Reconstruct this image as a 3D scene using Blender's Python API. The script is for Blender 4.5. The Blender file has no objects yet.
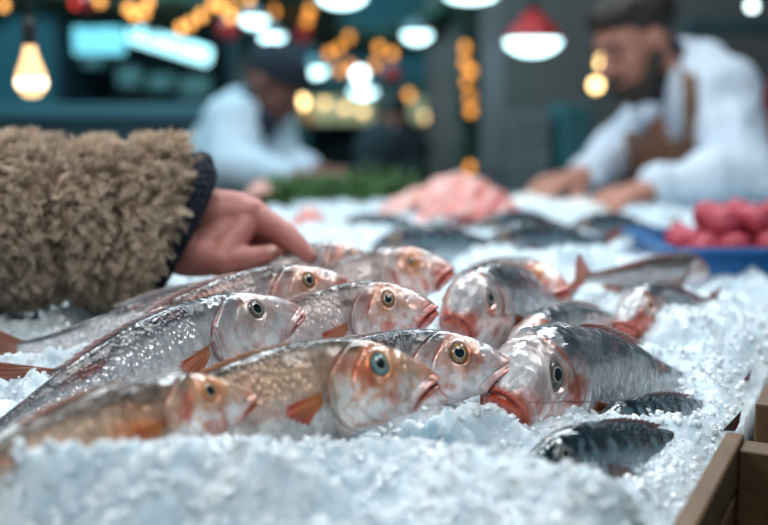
import bpy, bmesh, math, random
import numpy as np
from mathutils import Vector, Matrix, Euler

random.seed(7)
S = bpy.context.scene
COL = S.collection
PI = math.pi

# ------------------------------------------------------------------ camera, world, light
F = 1070.0                      # focal length in pixels of a 768 wide frame
ZC = 1.25                       # camera height
PITCH = math.radians(8.1)
cam_d = bpy.data.cameras.new('camera'); cam = bpy.data.objects.new('camera', cam_d); COL.objects.link(cam)
cam_d.sensor_width = 36.0; cam_d.lens = 36.0 * F / 768.0
cam.location = (0, 0, ZC); cam.rotation_euler = (PI / 2 - PITCH, 0, 0)
cam_d.clip_start = 0.02; cam_d.clip_end = 60
cam_d.dof.use_dof = True; cam_d.dof.focus_distance = 0.70; cam_d.dof.aperture_fstop = 3.5
S.camera = cam
S.view_settings.view_transform = 'Standard'; S.view_settings.look = 'None'
S.view_settings.gamma = 1.0; S.view_settings.use_curve_mapping = False
S.view_settings.exposure = 0.0

w = bpy.data.worlds.new('world'); S.world = w; w.use_nodes = True
w.node_tree.nodes['Background'].inputs[0].default_value = (0.16, 0.36, 0.45, 1)
w.node_tree.nodes['Background'].inputs[1].default_value = 0.36

def area(name, loc, target, size, power, col, size_y=None):
    d = bpy.data.lights.new(name, 'AREA'); d.energy = power; d.color = col; d.size = size
    if size_y: d.shape = 'RECTANGLE'; d.size_y = size_y
    o = bpy.data.objects.new(name, d); COL.objects.link(o); o.location = loc
    o.rotation_euler = (Vector(target) - Vector(loc)).to_track_quat('-Z', 'Y').to_euler()
    return o
area('unseen_area_light', (0.1, 2.1, 2.9), (0, 0.8, 1.08), 1.4, 14, (0.78, 0.92, 1.0), 0.35)  # unseen overhead key from behind, added for highlights along the fish backs
area('unseen_area_light', (-0.9, 1.2, 2.7), (-0.1, 0.8, 1.08), 0.30, 9, (0.88, 0.95, 1.0))  # small unseen cool lamp at left, added for sparkle on the fish
area('unseen_area_light', (0.7, 0.9, 2.6), (0.1, 0.75, 1.08), 0.30, 8, (0.80, 0.93, 1.0))  # its counterpart at right, likewise added and out of frame
area('unseen_area_light', (0.0, 0.1, 2.5), (0.0, 0.8, 1.08), 0.6, 8, (1.0, 0.93, 0.88))  # added warm front fill above the camera, no visible fixture
area('unseen_area_light', (0.6, 3.0, 3.0), (0.5, 2.4, 1.2), 0.8, 20, (0.82, 0.93, 1.0))  # added to brighten the right seller, source not in view
area('unseen_area_light', (-1.2, 3.0, 3.0), (-0.4, 3.4, 1.2), 0.8, 26, (0.70, 0.90, 1.0))  # added to brighten the left seller, source not in view
area('unseen_area_light', (-1.7, -0.2, 2.3), (-0.3, 0.9, 1.08), 0.6, 9, (1.0, 0.92, 0.86))  # added left-front fill to lift the dark area below the sleeve
area('unseen_area_light', (-1.6, 4.6, 3.6), (-1.6, 8.0, 1.0), 1.2, 230, (0.35, 0.85, 1.0))  # added teal lamp that brightens the back wall, no such fixture modelled
for k, (lx, ly, lz) in enumerate([(-0.55, 1.5, 2.1), (0.05, 1.3, 2.0), (0.5, 1.6, 2.15), (-0.2, 0.95, 2.05)]):
    d = bpy.data.lights.new('added_sparkle_light', 'POINT'); d.energy = 5.0; d.shadow_soft_size = 0.05; d.color = (0.92, 0.97, 1.0)  # unseen point lights added for glints on wet fish, not the modelled pendants
    o = bpy.data.objects.new('added_sparkle_light', d); COL.objects.link(o); o.location = (lx, ly, lz)

# ------------------------------------------------------------------ helpers
CP, SP = math.cos(PITCH), math.sin(PITCH)
def at(px, py, d):
    """world point seen at pixel (px, py), at distance d along the viewing axis"""
    x = (px - 384) / F * d; u = (262.5 - py) / F * d
    return Vector((x, CP * d + SP * u, ZC - SP * d + CP * u))

def props(o, label=None, cat=None, group=None, kind=None):
    if label: o['label'] = label
    if cat: o['category'] = cat
    if group: o['group'] = group
    if kind: o['kind'] = kind
    return o
def empty(name, loc=(0, 0, 0), label=None, cat=None, group=None):
    o = bpy.data.objects.new(name, None); COL.objects.link(o); o.location = loc
    o.empty_display_size = 0.02
    return props(o, label, cat, group)
def link_mesh(name, me, mat=None, parent=None, smooth=True):
    if mat: me.materials.append(mat)
    if smooth: me.polygons.foreach_set('use_smooth', np.ones(len(me.polygons), dtype=bool))
    o = bpy.data.objects.new(name, me); COL.objects.link(o)
    if parent: o.parent = parent
    return o
def from_bm(name, bm, mat=None, parent=None, smooth=False):
    bmesh.ops.recalc_face_normals(bm, faces=bm.faces)
    me = bpy.data.meshes.new(name); bm.to_mesh(me); bm.free()
    return link_mesh(name, me, mat, parent, smooth)
def np_mesh(name, V, Fs, mat=None, parent=None, col=None, sc=None, smooth=True):
    """V (n,3); Fs (m,k) faces of constant size k, or a list of such arrays"""
    if not isinstance(Fs, list): Fs = [Fs]
    me = bpy.data.meshes.new(name)
    me.vertices.add(len(V)); me.vertices.foreach_set('co', np.asarray(V, dtype=np.float32).ravel())
    loops = np.concatenate([f.ravel() for f in Fs]).astype(np.int32)
    tot = np.concatenate([np.full(len(f), f.shape[1]) for f in Fs]).astype(np.int32)
    start = np.concatenate([[0], np.cumsum(tot)[:-1]]).astype(np.int32)
    me.loops.add(len(loops)); me.loops.foreach_set('vertex_index', loops)
    me.polygons.add(len(tot)); me.polygons.foreach_set('loop_start', start); me.polygons.foreach_set('loop_total', tot)
    if col is not None:
        a = me.color_attributes.new('col', 'FLOAT_COLOR', 'POINT'); a.data.foreach_set('color', np.asarray(col, dtype=np.float32).ravel())
    if sc is not None:
        a = me.attributes.new('sc', 'FLOAT_VECTOR', 'POINT'); a.data.foreach_set('vector', np.asarray(sc, dtype=np.float32).ravel())
    me.update(calc_edges=True); me.validate()
    return link_mesh(name, me, mat, parent, smooth)

def sstep(a, b, x):
    t = np.clip((x - a) / (b - a), 0, 1); return t * t * (3 - 2 * t)
def _h(ix, iy, iz, seed):
    n = (ix * 374761393 + iy * 668265263 + iz * 1274126177 + seed * 982451653) & 0xffffffff
    n = ((n ^ (n >> 13)) * 1274126177) & 0xffffffff
    return ((n ^ (n >> 16)) & 0xffff) / 65535.0
def vnoise(P, seed=0):
    P = np.asarray(P, dtype=np.float64); I = np.floor(P).astype(np.int64); f = P - I; f = f * f * (3 - 2 * f)
    x, y, z = I[..., 0], I[..., 1], I[..., 2]; r = 0
    for a in (0, 1):
        for b in (0, 1):
            for c in (0, 1):
                wgt = (f[..., 0] if a else 1 - f[..., 0]) * (f[..., 1] if b else 1 - f[..., 1]) * (f[..., 2] if c else 1 - f[..., 2])
                r = r + wgt * _h(x + a, y + b, z + c, seed)
    return r
def fbm(P, oct=4, seed=0, gain=0.5):
    a, s, r = 1.0, 0.0, 0
    for k in range(oct):
        r = r + a * vnoise(P * (2.03 ** k) + k * 17.3, seed + k); s += a; a *= gain
    return r / s

# ---- materials
def new_mat(name):
    m = bpy.data.materials.new(name); m.use_nodes = True
    return m, m.node_tree.nodes, m.node_tree.links, m.node_tree.nodes['Principled BSDF']
def pbr(name, col, rough=0.5, metal=0.0, noise=0.0, scale=20, bump=0.0, coat=0.0, sss=0.0, trans=0.0, spec=0.5, col2=None):
    m, N, L, b = new_mat(name)
    b.inputs['Base Color'].default_value = (*col, 1); b.inputs['Roughness'].default_value = rough
    b.inputs['Metallic'].default_value = metal; b.inputs['Coat Weight'].default_value = coat
    b.inputs['Coat Roughness'].default_value = 0.08
    b.inputs['Specular IOR Level'].default_value = spec
    b.inputs['Transmission Weight'].default_value = trans
    if sss:
        b.inputs['Subsurface Weight'].default_value = sss; b.inputs['Subsurface Scale'].default_value = 0.01
        b.inputs['Subsurface Radius'].default_value = (1.0, 0.5, 0.35)
    if noise or bump:
        tc = N.new('ShaderNodeTexCoord'); nz = N.new('ShaderNodeTexNoise'); nz.inputs['Scale'].default_value = scale
        nz.inputs['Detail'].default_value = 5; L.new(tc.outputs['Object'], nz.inputs['Vector'])
        if noise:
            r = N.new('ShaderNodeMix'); r.data_type = 'RGBA'
            c2 = col2 if col2 else tuple(c * (1 - noise) for c in col)
            r.inputs['A'].default_value = (*c2, 1); r.inputs['B'].default_value = (*col, 1)
            L.new(nz.outputs['Fac'], r.inputs['Factor']); L.new(r.outputs['Result'], b.inputs['Base Color'])
        if bump:
            bp = N.new('ShaderNodeBump'); bp.inputs['Strength'].default_value = bump; bp.inputs['Distance'].default_value = 0.01
            L.new(nz.outputs['Fac'], bp.inputs['Height']); L.new(bp.outputs['Normal'], b.inputs['Normal'])
    return m
def glow(name, col, strength):
    m, N, L, b = new_mat(name)
    b.inputs['Base Color'].default_value = (*col, 1)
    b.inputs['Emission Color'].default_value = (*col, 1); b.inputs['Emission Strength'].default_value = strength
    return m
def attr_mat(name, rough=0.5, sheen=0.0, sss=0.0, spec=0.5):
    m, N, L, b = new_mat(name)
    a = N.new('ShaderNodeAttribute'); a.attribute_name = 'col'; L.new(a.outputs['Color'], b.inputs['Base Color'])
    b.inputs['Roughness'].default_value = rough; b.inputs['Sheen Weight'].default_value = sheen
    b.inputs['Specular IOR Level'].default_value = spec
    if sss:
        b.inputs['Subsurface Weight'].default_value = sss; b.inputs['Subsurface Scale'].default_value = 0.004
    return m

def fish_material():
    m, N, L, b = new_mat('wet_fish_skin')
    a = N.new('ShaderNodeAttribute'); a.attribute_name = 'col'
    s = N.new('ShaderNodeAttribute'); s.attribute_name = 'sc'
    # scales
    vo = N.new('ShaderNodeTexVoronoi'); vo.inputs['Scale'].default_value = 420
    L.new(s.outputs['Vector'], vo.inputs['Vector'])
    n1 = N.new('ShaderNodeTexNoise'); n1.inputs['Scale'].default_value = 260; n1.inputs['Detail'].default_value = 3
    L.new(s.outputs['Vector'], n1.inputs['Vector'])
    n2 = N.new('ShaderNodeTexNoise'); n2.inputs['Scale'].default_value = 95; n2.inputs['Detail'].default_value = 4
    mp = N.new('ShaderNodeMapping'); mp.inputs['Scale'].default_value = (0.8, 1.2, 1)
    L.new(s.outputs['Vector'], mp.inputs['Vector']); L.new(mp.outputs['Vector'], n2.inputs['Vector'])
    mr = N.new('ShaderNodeMapRange'); mr.inputs['From Min'].default_value = 0.3; mr.inputs['From Max'].default_value = 0.7
    mr.inputs['To Min'].default_value = 0.72; mr.inputs['To Max'].default_value = 1.22
    L.new(n1.outputs['Fac'], mr.inputs['Value'])
    mx = N.new('ShaderNodeMix'); mx.data_type = 'RGBA'; mx.blend_type = 'MULTIPLY'; mx.inputs['Factor'].default_value = 1
    L.new(a.outputs['Color'], mx.inputs['A']); L.new(mr.outputs['Result'], mx.inputs['B'])
    L.new(mx.outputs['Result'], b.inputs['Base Color'])
    L.new(a.outputs['Alpha'], b.inputs['Metallic'])
    rr = N.new('ShaderNodeMapRange'); rr.inputs['To Min'].default_value = 0.12; rr.inputs['To Max'].default_value = 0.36
    L.new(n2.outputs['Fac'], rr.inputs['Value']); L.new(rr.outputs['Result'], b.inputs['Roughness'])
    b.inputs['Coat Weight'].default_value = 1.0; b.inputs['Coat Roughness'].default_value = 0.06
    b.inputs['Subsurface Weight'].default_value = 0.12; b.inputs['Subsurface Scale'].default_value = 0.003
    bp = N.new('ShaderNodeBump'); bp.inputs['Strength'].default_value = 0.8; bp.inputs['Distance'].default_value = 0.0022
    L.new(vo.outputs['Distance'], bp.inputs['Height'])
    b2 = N.new('ShaderNodeBump'); b2.inputs['Strength'].default_value = 0.38; b2.inputs['Distance'].default_value = 0.004
    L.new(n2.outputs['Fac'], b2.inputs['Height']); L.new(b2.outputs['Normal'], bp.inputs['Normal'])
    L.new(bp.outputs['Normal'], b.inputs['Normal']); L.new(b2.outputs['Normal'], b.inputs['Coat Normal'])
    return m
M_FISH = fish_material()
M_FIN = attr_mat('wet_fin', 0.28, sss=0.3)
M_FIN.node_tree.nodes['Principled BSDF'].inputs['Coat Weight'].default_value = 0.5
M_EYE = attr_mat('fish_eye', 0.12); M_EYE.node_tree.nodes['Principled BSDF'].inputs['Coat Weight'].default_value = 1.0
M_EYE.node_tree.nodes['Principled BSDF'].inputs['Coat Roughness'].default_value = 0.02

def ice_material():
    m, N, L, b = new_mat('crushed_ice')
    tc = N.new('ShaderNodeTexCoord')
    nz = N.new('ShaderNodeTexNoise'); nz.inputs['Scale'].default_value = 60; nz.inputs['Detail'].default_value = 6
    L.new(tc.outputs['Object'], nz.inputs['Vector'])
    r = N.new('ShaderNodeValToRGB')
    r.color_ramp.elements[0].position = 0.3; r.color_ramp.elements[0].color = (0.58, 0.69, 0.76, 1)
    r.color_ramp.elements[1].position = 0.7; r.color_ramp.elements[1].color = (0.74, 0.82, 0.87, 1)
    L.new(nz.outputs['Fac'], r.inputs['Fac']); L.new(r.outputs['Color'], b.inputs['Base Color'])
    b.inputs['Roughness'].default_value = 0.32
    b.inputs['Subsurface Weight'].default_value = 0.8; b.inputs['Subsurface Scale'].default_value = 0.016
    b.inputs['Subsurface Radius'].default_value = (0.8, 0.95, 1.0)
    b.inputs['IOR'].default_value = 1.31; b.inputs['Coat Weight'].default_value = 0.25; b.inputs['Coat Roughness'].default_value = 0.1
    vo = N.new('ShaderNodeTexVoronoi'); vo.inputs['Scale'].default_value = 330; L.new(tc.outputs['Object'], vo.inputs['Vector'])
    bp = N.new('ShaderNodeBump'); bp.inputs['Strength'].default_value = 0.3; bp.inputs['Distance'].default_value = 0.002
    L.new(vo.outputs['Distance'], bp.inputs['Height']); L.new(bp.outputs['Normal'], b.inputs['Normal'])
    return m
M_ICE = ice_material()
M_GRAIN = pbr('ice_crystal', (0.90, 0.94, 0.97), 0.2, spec=0.8)

# ---- basic solids
def box_bm(bm, c, s, rot=None, bev=0.0):
    r = bmesh.ops.create_cube(bm, size=1.0)
    vs = r['verts']
    bmesh.ops.scale(bm, vec=Vector(s), verts=vs)
    if bev:
        es = list({e for v in vs for e in v.link_edges})
        rb = bmesh.ops.bevel(bm, geom=es, offset=bev, segments=2, affect='EDGES', profile=0.5)
        vs = list({v for f in rb['faces'] for v in f.verts} | {v for v in vs if v.is_valid})
    if rot: bmesh.ops.rotate(bm, cent=(0, 0, 0), matrix=rot, verts=vs)
    bmesh.ops.translate(bm, vec=Vector(c), verts=vs)
def box(name, c, s, mat, parent=None, rot=None, bev=0.0):
    """box whose object origin stands at its centre"""
    bm = bmesh.new(); box_bm(bm, (0, 0, 0), s, None, bev)
    o = from_bm(name, bm, mat, parent); o.location = c
    if rot: o.rotation_euler = rot.to_euler()
    return o
def lathe(name, prof, mat, parent=None, n=32, loc=(0, 0, 0)):
    """prof: (radius, z) list"""
    bm = bmesh.new(); rings = []
    for r, z in prof:
        if r < 1e-6: rings.append([bm.verts.new((0, 0, z))])
        else: rings.append([bm.verts.new((r * math.cos(2 * PI * k / n), r * math.sin(2 * PI * k / n), z)) for k in range(n)])
    for a, b in zip(rings[:-1], rings[1:]):
        for k in range(n):
            k2 = (k + 1) % n
            if len(a) == 1 and len(b) == 1: continue
            if len(a) == 1: bm.faces.new((a[0], b[k], b[k2]))
            elif len(b) == 1: bm.faces.new((a[k], b[0], a[k2]))
            else: bm.faces.new((a[k], b[k], b[k2], a[k2]))
    o = from_bm(name, bm, mat, parent, True); o.location = loc
    return o
def tube(name, pts, r, mat, parent=None, n=10):
    P = [Vector(p) for p in pts]; V = []; Fc = []
    for i, p in enumerate(P):
        t = (P[min(i + 1, len(P) - 1)] - P[max(i - 1, 0)]).normalized()
        a = t.orthogonal().normalized() if i == 0 else (a - t * a.dot(t)).normalized()
        b = t.cross(a); rr = r[i] if hasattr(r, '__len__') else r
        for k in range(n):
            q = 2 * PI * k / n; V.append(p + (a * math.cos(q) + b * math.sin(q)) * rr)
    bm = bmesh.new(); vs = [bm.verts.new(v) for v in V]
    for i in range(len(P) - 1):
        for k in range(n):
            k2 = (k + 1) % n; bm.faces.new((vs[i * n + k], vs[i * n + k2], vs[(i + 1) * n + k2], vs[(i + 1) * n + k]))
    bm.faces.new(vs[:n][::-1]); bm.faces.new(vs[-n:])
    return from_bm(name, bm, mat, parent, True)

# ---- organic bodies: tapered capsules and ellipsoids fused to one skin
def blob(name, caps, ells, voxel, mat, parent=None, smooth=6, sfac=0.6, post=None):
    """caps: (p0, p1, r0, r1); ells: (centre, (rx, ry, rz), rotation or None)"""
    bm = bmesh.new()
    def sph(c, r):
        bmesh.ops.create_icosphere(bm, subdivisions=3, radius=r, matrix=Matrix.Translation(c))
    for p0, p1, r0, r1 in caps:
        p0, p1 = Vector(p0), Vector(p1); d = p1 - p0
        sph(p0, r0); sph(p1, r1)
        if d.length > 1e-5:
            mt = Matrix.Translation((p0 + p1) / 2) @ d.to_track_quat('Z', 'Y').to_matrix().to_4x4()
            bmesh.ops.create_cone(bm, cap_ends=True, segments=24, radius1=r0, radius2=r1, depth=d.length, matrix=mt)
    for c, r, rot in ells:
        mt = Matrix.Translation(Vector(c)) @ (rot.to_4x4() if rot else Matrix.Identity(4)) @ Matrix.Diagonal((*r, 1))
        bmesh.ops.create_icosphere(bm, subdivisions=3, radius=1.0, matrix=mt)
    me = bpy.data.meshes.new(name + '_raw'); bm.to_mesh(me); bm.free()
    o = bpy.data.objects.new(name + '_raw', me); COL.objects.link(o)
    rm = o.modifiers.new('r', 'REMESH'); rm.mode = 'VOXEL'; rm.voxel_size = voxel
    sm = o.modifiers.new('s', 'SMOOTH'); sm.iterations = smooth; sm.factor = sfac
    dg = bpy.context.evaluated_depsgraph_get(); dg.update()
    m2 = bpy.data.meshes.new_from_object(o.evaluated_get(dg))
    bpy.data.objects.remove(o); bpy.data.meshes.remove(me)
    m2.name = name
    if post:
        n = len(m2.vertices); V = np.empty(n * 3, dtype=np.float32); m2.vertices.foreach_get('co', V); V = V.reshape(-1, 3)
        NN = np.empty(n * 3, dtype=np.float32); m2.vertices.foreach_get('normal', NN); NN = NN.reshape(-1, 3)
        V = V + NN * post(V)[:, None]; m2.vertices.foreach_set('co', V.astype(np.float32).ravel())
    m2.materials.clear()
    return link_mesh(name, m2, mat, parent)

# ------------------------------------------------------------------ structure
z0 = ZC - 0.19                       # mean ice level
M_floor = pbr('wet_floor', (0.03, 0.045, 0.05), 0.35, noise=0.4, scale=3)
M_wall = pbr('dark_teal_wall', (0.04, 0.13, 0.16), 0.8, noise=0.5, scale=1.5)
M_brown = pbr('dark_brown_wall', (0.17, 0.12, 0.11), 0.85, noise=0.5, scale=2)
props(box('floor', (0, 4.0, -0.05), (10, 12, 0.1), M_floor), kind='structure')
props(box('wall_back', (-1.4, 9.05, 2.0), (8, 0.1, 4.2), M_wall), kind='structure')
props(box('wall_right', (1.72, 5.6, 2.0), (3.0, 0.12, 4.2), M_brown, rot=Matrix.Rotation(math.radians(-8), 3, 'Z')), kind='structure')
props(box('ceiling', (0, 5.2, 4.15), (10, 9, 0.1), M_wall), kind='structure')

# ------------------------------------------------------------------ fish stall: table, crates, ice
EK = 0.49; EX0, EY0 = 0.144, 0.50              # right edge of the ice: x = EX0 + EK (y - EY0)
def edge_x(y): return EX0 + EK * (y - EY0)
ED = Vector((EK, 1, 0)).normalized(); EN = Vector((1, -EK, 0)).normalized()
M_wood = pbr('wet_crate_wood', (0.20, 0.105, 0.045), 0.55, noise=0.65, scale=28, bump=0.3)
M_wood2 = pbr('dark_crate_wood', (0.085, 0.045, 0.024), 0.5, noise=0.6, scale=30, bump=0.3)
M_steel = pbr('brushed_steel', (0.45, 0.5, 0.53), 0.35, 0.9)
M_iron = pbr('iron', (0.05, 0.05, 0.055), 0.5, 0.6)

tb = empty('market_stall_table', (0, 0, 0), 'long steel-topped market table under the ice, mostly hidden by it', 'table')
bm = bmesh.new()
pts = [(-1.6, 0.25), (edge_x(0.25) - 0.02, 0.25), (edge_x(2.45) - 0.02, 2.45), (-1.6, 2.45)]
lo = [bm.verts.new((x, y, z0 - 0.12)) for x, y in pts]; hi = [bm.verts.new((x, y, z0 - 0.07)) for x, y in pts]
bm.faces.new(hi); bm.faces.new(lo[::-1])
for k in range(4): bm.faces.new((lo[k], lo[(k + 1) % 4], hi[(k + 1) % 4], hi[k]))
from_bm('table_top', bm, M_steel, tb)
for x, y in [(-1.5, 0.35), (0.0, 0.35), (-1.5, 2.35), (0.95, 2.35)]:
    box('leg', (x, y, (z0 - 0.12) / 2), (0.06, 0.06, z0 - 0.12), M_iron, tb)

RZ = Matrix.Rotation(-math.atan(EK), 3, 'Z')   # local y along the edge
def edge_box(name, y0, y1, off, wd, zt, zb, mat, parent=None, bev=0.0015):
    a = Vector((edge_x(y0), y0, 0)); b = Vector((edge_x(y1), y1, 0)); c = (a + b) / 2 + EN * (off + wd / 2)
    c.z = (zt + zb) / 2
    return box(name, c, (wd, (b - a).length, zt - zb), mat, parent, RZ, bev)
def crate(y0, y1, offs, zt, label, mat=M_wood):
    t = empty('wooden_fish_crate', (0, 0, 0), label, 'crate', 'wooden crates along the edge of the ice')
    for k, (za, zb) in enumerate([(zt, zt - 0.026), (zt - 0.031, zt - 0.060), (zt - 0.065, zt - 0.10)]):
        edge_box('side_plank', y0, y1, offs, 0.011, za, zb, mat, t)
    for yy in (y0 + 0.012, y1 - 0.012):
        edge_box('corner_post', yy - 0.010, yy + 0.010, offs + 0.0112, 0.018, zt - 0.003, zt - 0.10, mat, t)
    return t
crate(0.30, 0.632, 0.000, z0 - 0.004, 'wet brown wooden crate side nearest the camera, at lower right against the ice')
crate(0.665, 1.02, 0.012, z0 + 0.006, 'wooden crate side farther back along the right edge of the ice')
# neighbouring crate right of them
t = empty('slatted_crate', (0, 0, 0), 'dark slatted wooden crate standing lower, in the bottom right corner', 'crate')
for k in range(4):
    zt = z0 - 0.012 - 0.030 * k
    edge_box('end_slat', 0.56, 0.58, 0.048, 0.30, zt, zt - 0.024, M_wood2, t)
    edge_box('side_slat', 0.58, 1.05, 0.048, 0.010, zt, zt - 0.024, M_wood2, t)
edge_box('corner_post', 0.535, 0.559, 0.048, 0.022, z0 - 0.008, z0 - 0.14, M_wood, t)
edge_box('floor_board', 0.58, 1.05, 0.062, 0.28, z0 - 0.13, z0 - 0.14, M_wood2, t)
for yy in (0.66, 0.82, 0.98):
    edge_box('cross_slat', yy, yy + 0.05, 0.060, 0.28, z0 - 0.010, z0 - 0.018, M_wood, t)
t2 = empty('side_bench', (0, 0, 0), 'dark steel bench under the slatted crate beyond the ice edge', 'bench')
edge_box('bench_top', 0.30, 2.4, 0.04, 0.9, z0 - 0.141, z0 - 0.17, M_iron, t2)
for yy, oo in ((0.36, 0.08), (0.36, 0.85), (2.3, 0.08), (2.3, 0.85)):
    edge_box('leg', yy, yy + 0.05, oo, 0.05, z0 - 0.17, 0.0, M_iron, t2)

# ice surface --------------------------------------------------------------------------
MOUNDS = []   # (x, y, amplitude, sx, sy)
def mound(px, py, d, amp, sx, sy=None):
    p = at(px, py, d); MOUNDS.append((p.x, p.y, amp, sx, sy or sx))
MOUNDS += [(-0.16, 0.98, 0.026, 0.22, 0.16), (-0.20, 0.50, 0.030, 0.17, 0.045), (-0.16, 0.40, 0.012, 0.3, 0.06)]
mound(285, 455, 0.49, 0.012, 0.015); mound(345, 462, 0.48, 0.012, 0.015); mound(105, 455, 0.48, 0.009, 0.022); mound(212, 480, 0.46, -0.012, 0.014); mound(425, 500, 0.47, -0.010, 0.014)
mound(462, 402, 0.64, 0.010, 0.024, 0.020); mound(535, 428, 0.62, -0.014, 0.028, 0.022); mound(420, 440, 0.56, 0.008, 0.03)
mound(598, 495, 0.50, 0.020, 0.016); mound(480, 470, 0.52, 0.008, 0.03)
mound(715, 335, 0.90, 0.014, 0.035, 0.04); mound(640, 345, 0.90, 0.010, 0.05, 0.03); mound(752, 318, 1.0, 0.006, 0.04); mound(740, 285, 1.22, -0.020, 0.07, 0.06)
mound(610, 240, 1.3, 0.012, 0.07, 0.05); mound(560, 252, 1.3, 0.012, 0.08, 0.05); mound(230, 228, 1.6, 0.02, 0.25, 0.08)
mound(560, 205, 2.05, 0.018, 0.12, 0.06)
def ice_base(X, Y):
    h = np.zeros_like(X)
    for mx, my, a, sx, sy in MOUNDS: h = h + a * np.exp(-((X - mx) / sx) ** 2 / 2 - ((Y - my) / sy) ** 2 / 2)
    return h
def ice_h(X, Y):
    P = np.stack([X, Y, np.zeros_like(X)], -1)
    n1 = 1 - np.abs(2 * fbm(P * 14, 2, 3) - 1) * 2.0          # billowy lumps of 6 cm
    n2 = 1 - np.abs(2 * vnoise(P * 46, 11) - 1)
    n3 = fbm(P * 165, 3, 23, 0.6)
    dr = (edge_x(Y) - X)
    calm = sstep(0.0, 0.09, dr)                                # smoother towards the crate
    h = ice_base(X, Y) + calm * (0.031 * (n1 - 0.50) + 0.0065 * (n2 - 0.5)) + (0.25 + 0.75 * calm) * 0.0085 * (n3 - 0.5)
    h = h - 0.012 * (1 - sstep(0.0, 0.03, dr))
    return z0 - 0.012 + h
def ice_patch(xa, ya, xb, yb, res):
    nx = int((xb - xa) / res); ny = int((yb - ya) / res)
    X, Y = np.meshgrid(np.linspace(xa, xb, nx), np.linspace(ya, yb, ny), indexing='ij')
    return X, Y
def build_ice():
    # one surface: rows across at distances growing with Y, columns from the left end to the crate edge
    ys = [0.30]
    while ys[-1] < 2.4: ys.append(ys[-1] + 0.0019 * max(1.0, ys[-1] / 0.75) ** 1.6)
    ys = np.array(ys); nx = 620
    u = np.linspace(0, 1, nx)
    V = []
    Xs = np.empty((len(ys), nx)); Ys = np.repeat(ys[:, None], nx, 1)
    for i, y in enumerate(ys):
        xl = max(-1.5, -0.42 * y - 0.10); xr = edge_x(y) - 0.001
        Xs[i] = xl + (xr - xl) * u
    Z = ice_h(Xs, Ys)
    # sideways shake makes overhanging crumbs
    P = np.stack([Xs, Ys, Z], -1)
    sh = 0.0035 * np.clip(0.75 / Ys, 0.4, 1.3)
    Xs2 = Xs + sh * (fbm(P * 90, 2, 41) - 0.5) * 2 * sstep(0.0, 0.01, edge_x(Ys) - Xs); Ys2 = Ys + sh * (fbm(P * 90, 2, 57) - 0.5) * 2
    G = np.stack([Xs2, Ys2, Z], -1)
    n, m = Xs.shape
    idx = np.arange(n * m).reshape(n, m)
    q = np.stack([idx[:-1, :-1], idx[:-1, 1:], idx[1:, 1:], idx[1:, :-1]], -1).reshape(-1, 4)
    V = G.reshape(-1, 3)
    # skirt and underside
    per = np.concatenate([idx[0, :], idx[1:, -1], idx[-1, -2::-1], idx[-2:0:-1, 0]])
    low = V[per].copy(); low[:, 2] = z0 - 0.066
    b0 = len(V); V = np.concatenate([V, low]); k = len(per); lo = b0 + np.arange(k)
    sk = np.stack([per, lo, np.roll(lo, -1), np.roll(per, -1)], -1)
    # crystals scattered over it
    rng = np.random.default_rng(5)
    NG = 20000
    yy = 0.36 + (1.35 - 0.36) * rng.random(NG) ** 1.5
    xl = -0.42 * yy - 0.03; xr = edge_x(yy) - 0.006; xx = xl + (xr - xl) * rng.random(NG)
    zz = ice_h(xx, yy)
    ph = (1 + 5 ** 0.5) / 2
    ico = np.array([(-1, ph, 0), (1, ph, 0), (-1, -ph, 0), (1, -ph, 0), (0, -1, ph), (0, 1, ph), (0, -1, -ph), (0, 1, -ph), (ph, 0, -1), (ph, 0, 1), (-ph, 0, -1), (-ph, 0, 1)]) / 1.9
    fac = np.array([(0, 11, 5), (0, 5, 1), (0, 1, 7), (0, 7, 10), (0, 10, 11), (1, 5, 9), (5, 11, 4), (11, 10, 2), (10, 7, 6), (7, 1, 8), (3, 9, 4), (3, 4, 2), (3, 2, 6), (3, 6, 8), (3, 8, 9), (4, 9, 5), (2, 4, 11), (6, 2, 10), (8, 6, 7), (9, 8, 1)])
    size = 0.0007 + 0.0024 * rng.random(NG) ** 3.5
    A = rng.normal(size=(NG, 3, 3)); Q, _ = np.linalg.qr(A); Q = Q * np.sign(np.linalg.det(Q))[:, None, None]
    stretch = 0.6 + 0.7 * rng.random((NG, 1, 3))
    vv = ico[None] * (0.75 + 0.5 * rng.random((NG, 12, 1))) * stretch
    vv = np.einsum('nij,nkj->nki', Q, vv) * size[:, None, None] + np.stack([xx, yy, zz + size * 0.35], -1)[:, None]
    b1 = len(V); V = np.concatenate([V, vv.reshape(-1, 3)])
    ff = (fac[None] + b1 + 12 * np.arange(NG)[:, None, None]).reshape(-1, 3)
    bot = lo[::-1]
    o = np_mesh('crushed_ice', V, [q, sk, ff, bot[None, :]], M_ICE)
    sm = np.ones(len(o.data.polygons), dtype=bool); sm[len(q) + len(sk):] = False
    o.data.polygons.foreach_set('use_smooth', sm)
    o.data.materials.append(M_GRAIN); mi = np.zeros(len(o.data.polygons), dtype=np.int32); mi[len(q) + len(sk):-1] = 1; o.data.polygons.foreach_set('material_index', mi)
    props(o, 'bed of lumpy crushed white ice covering the whole stall table', 'ice', kind='stuff')
build_ice()

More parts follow.
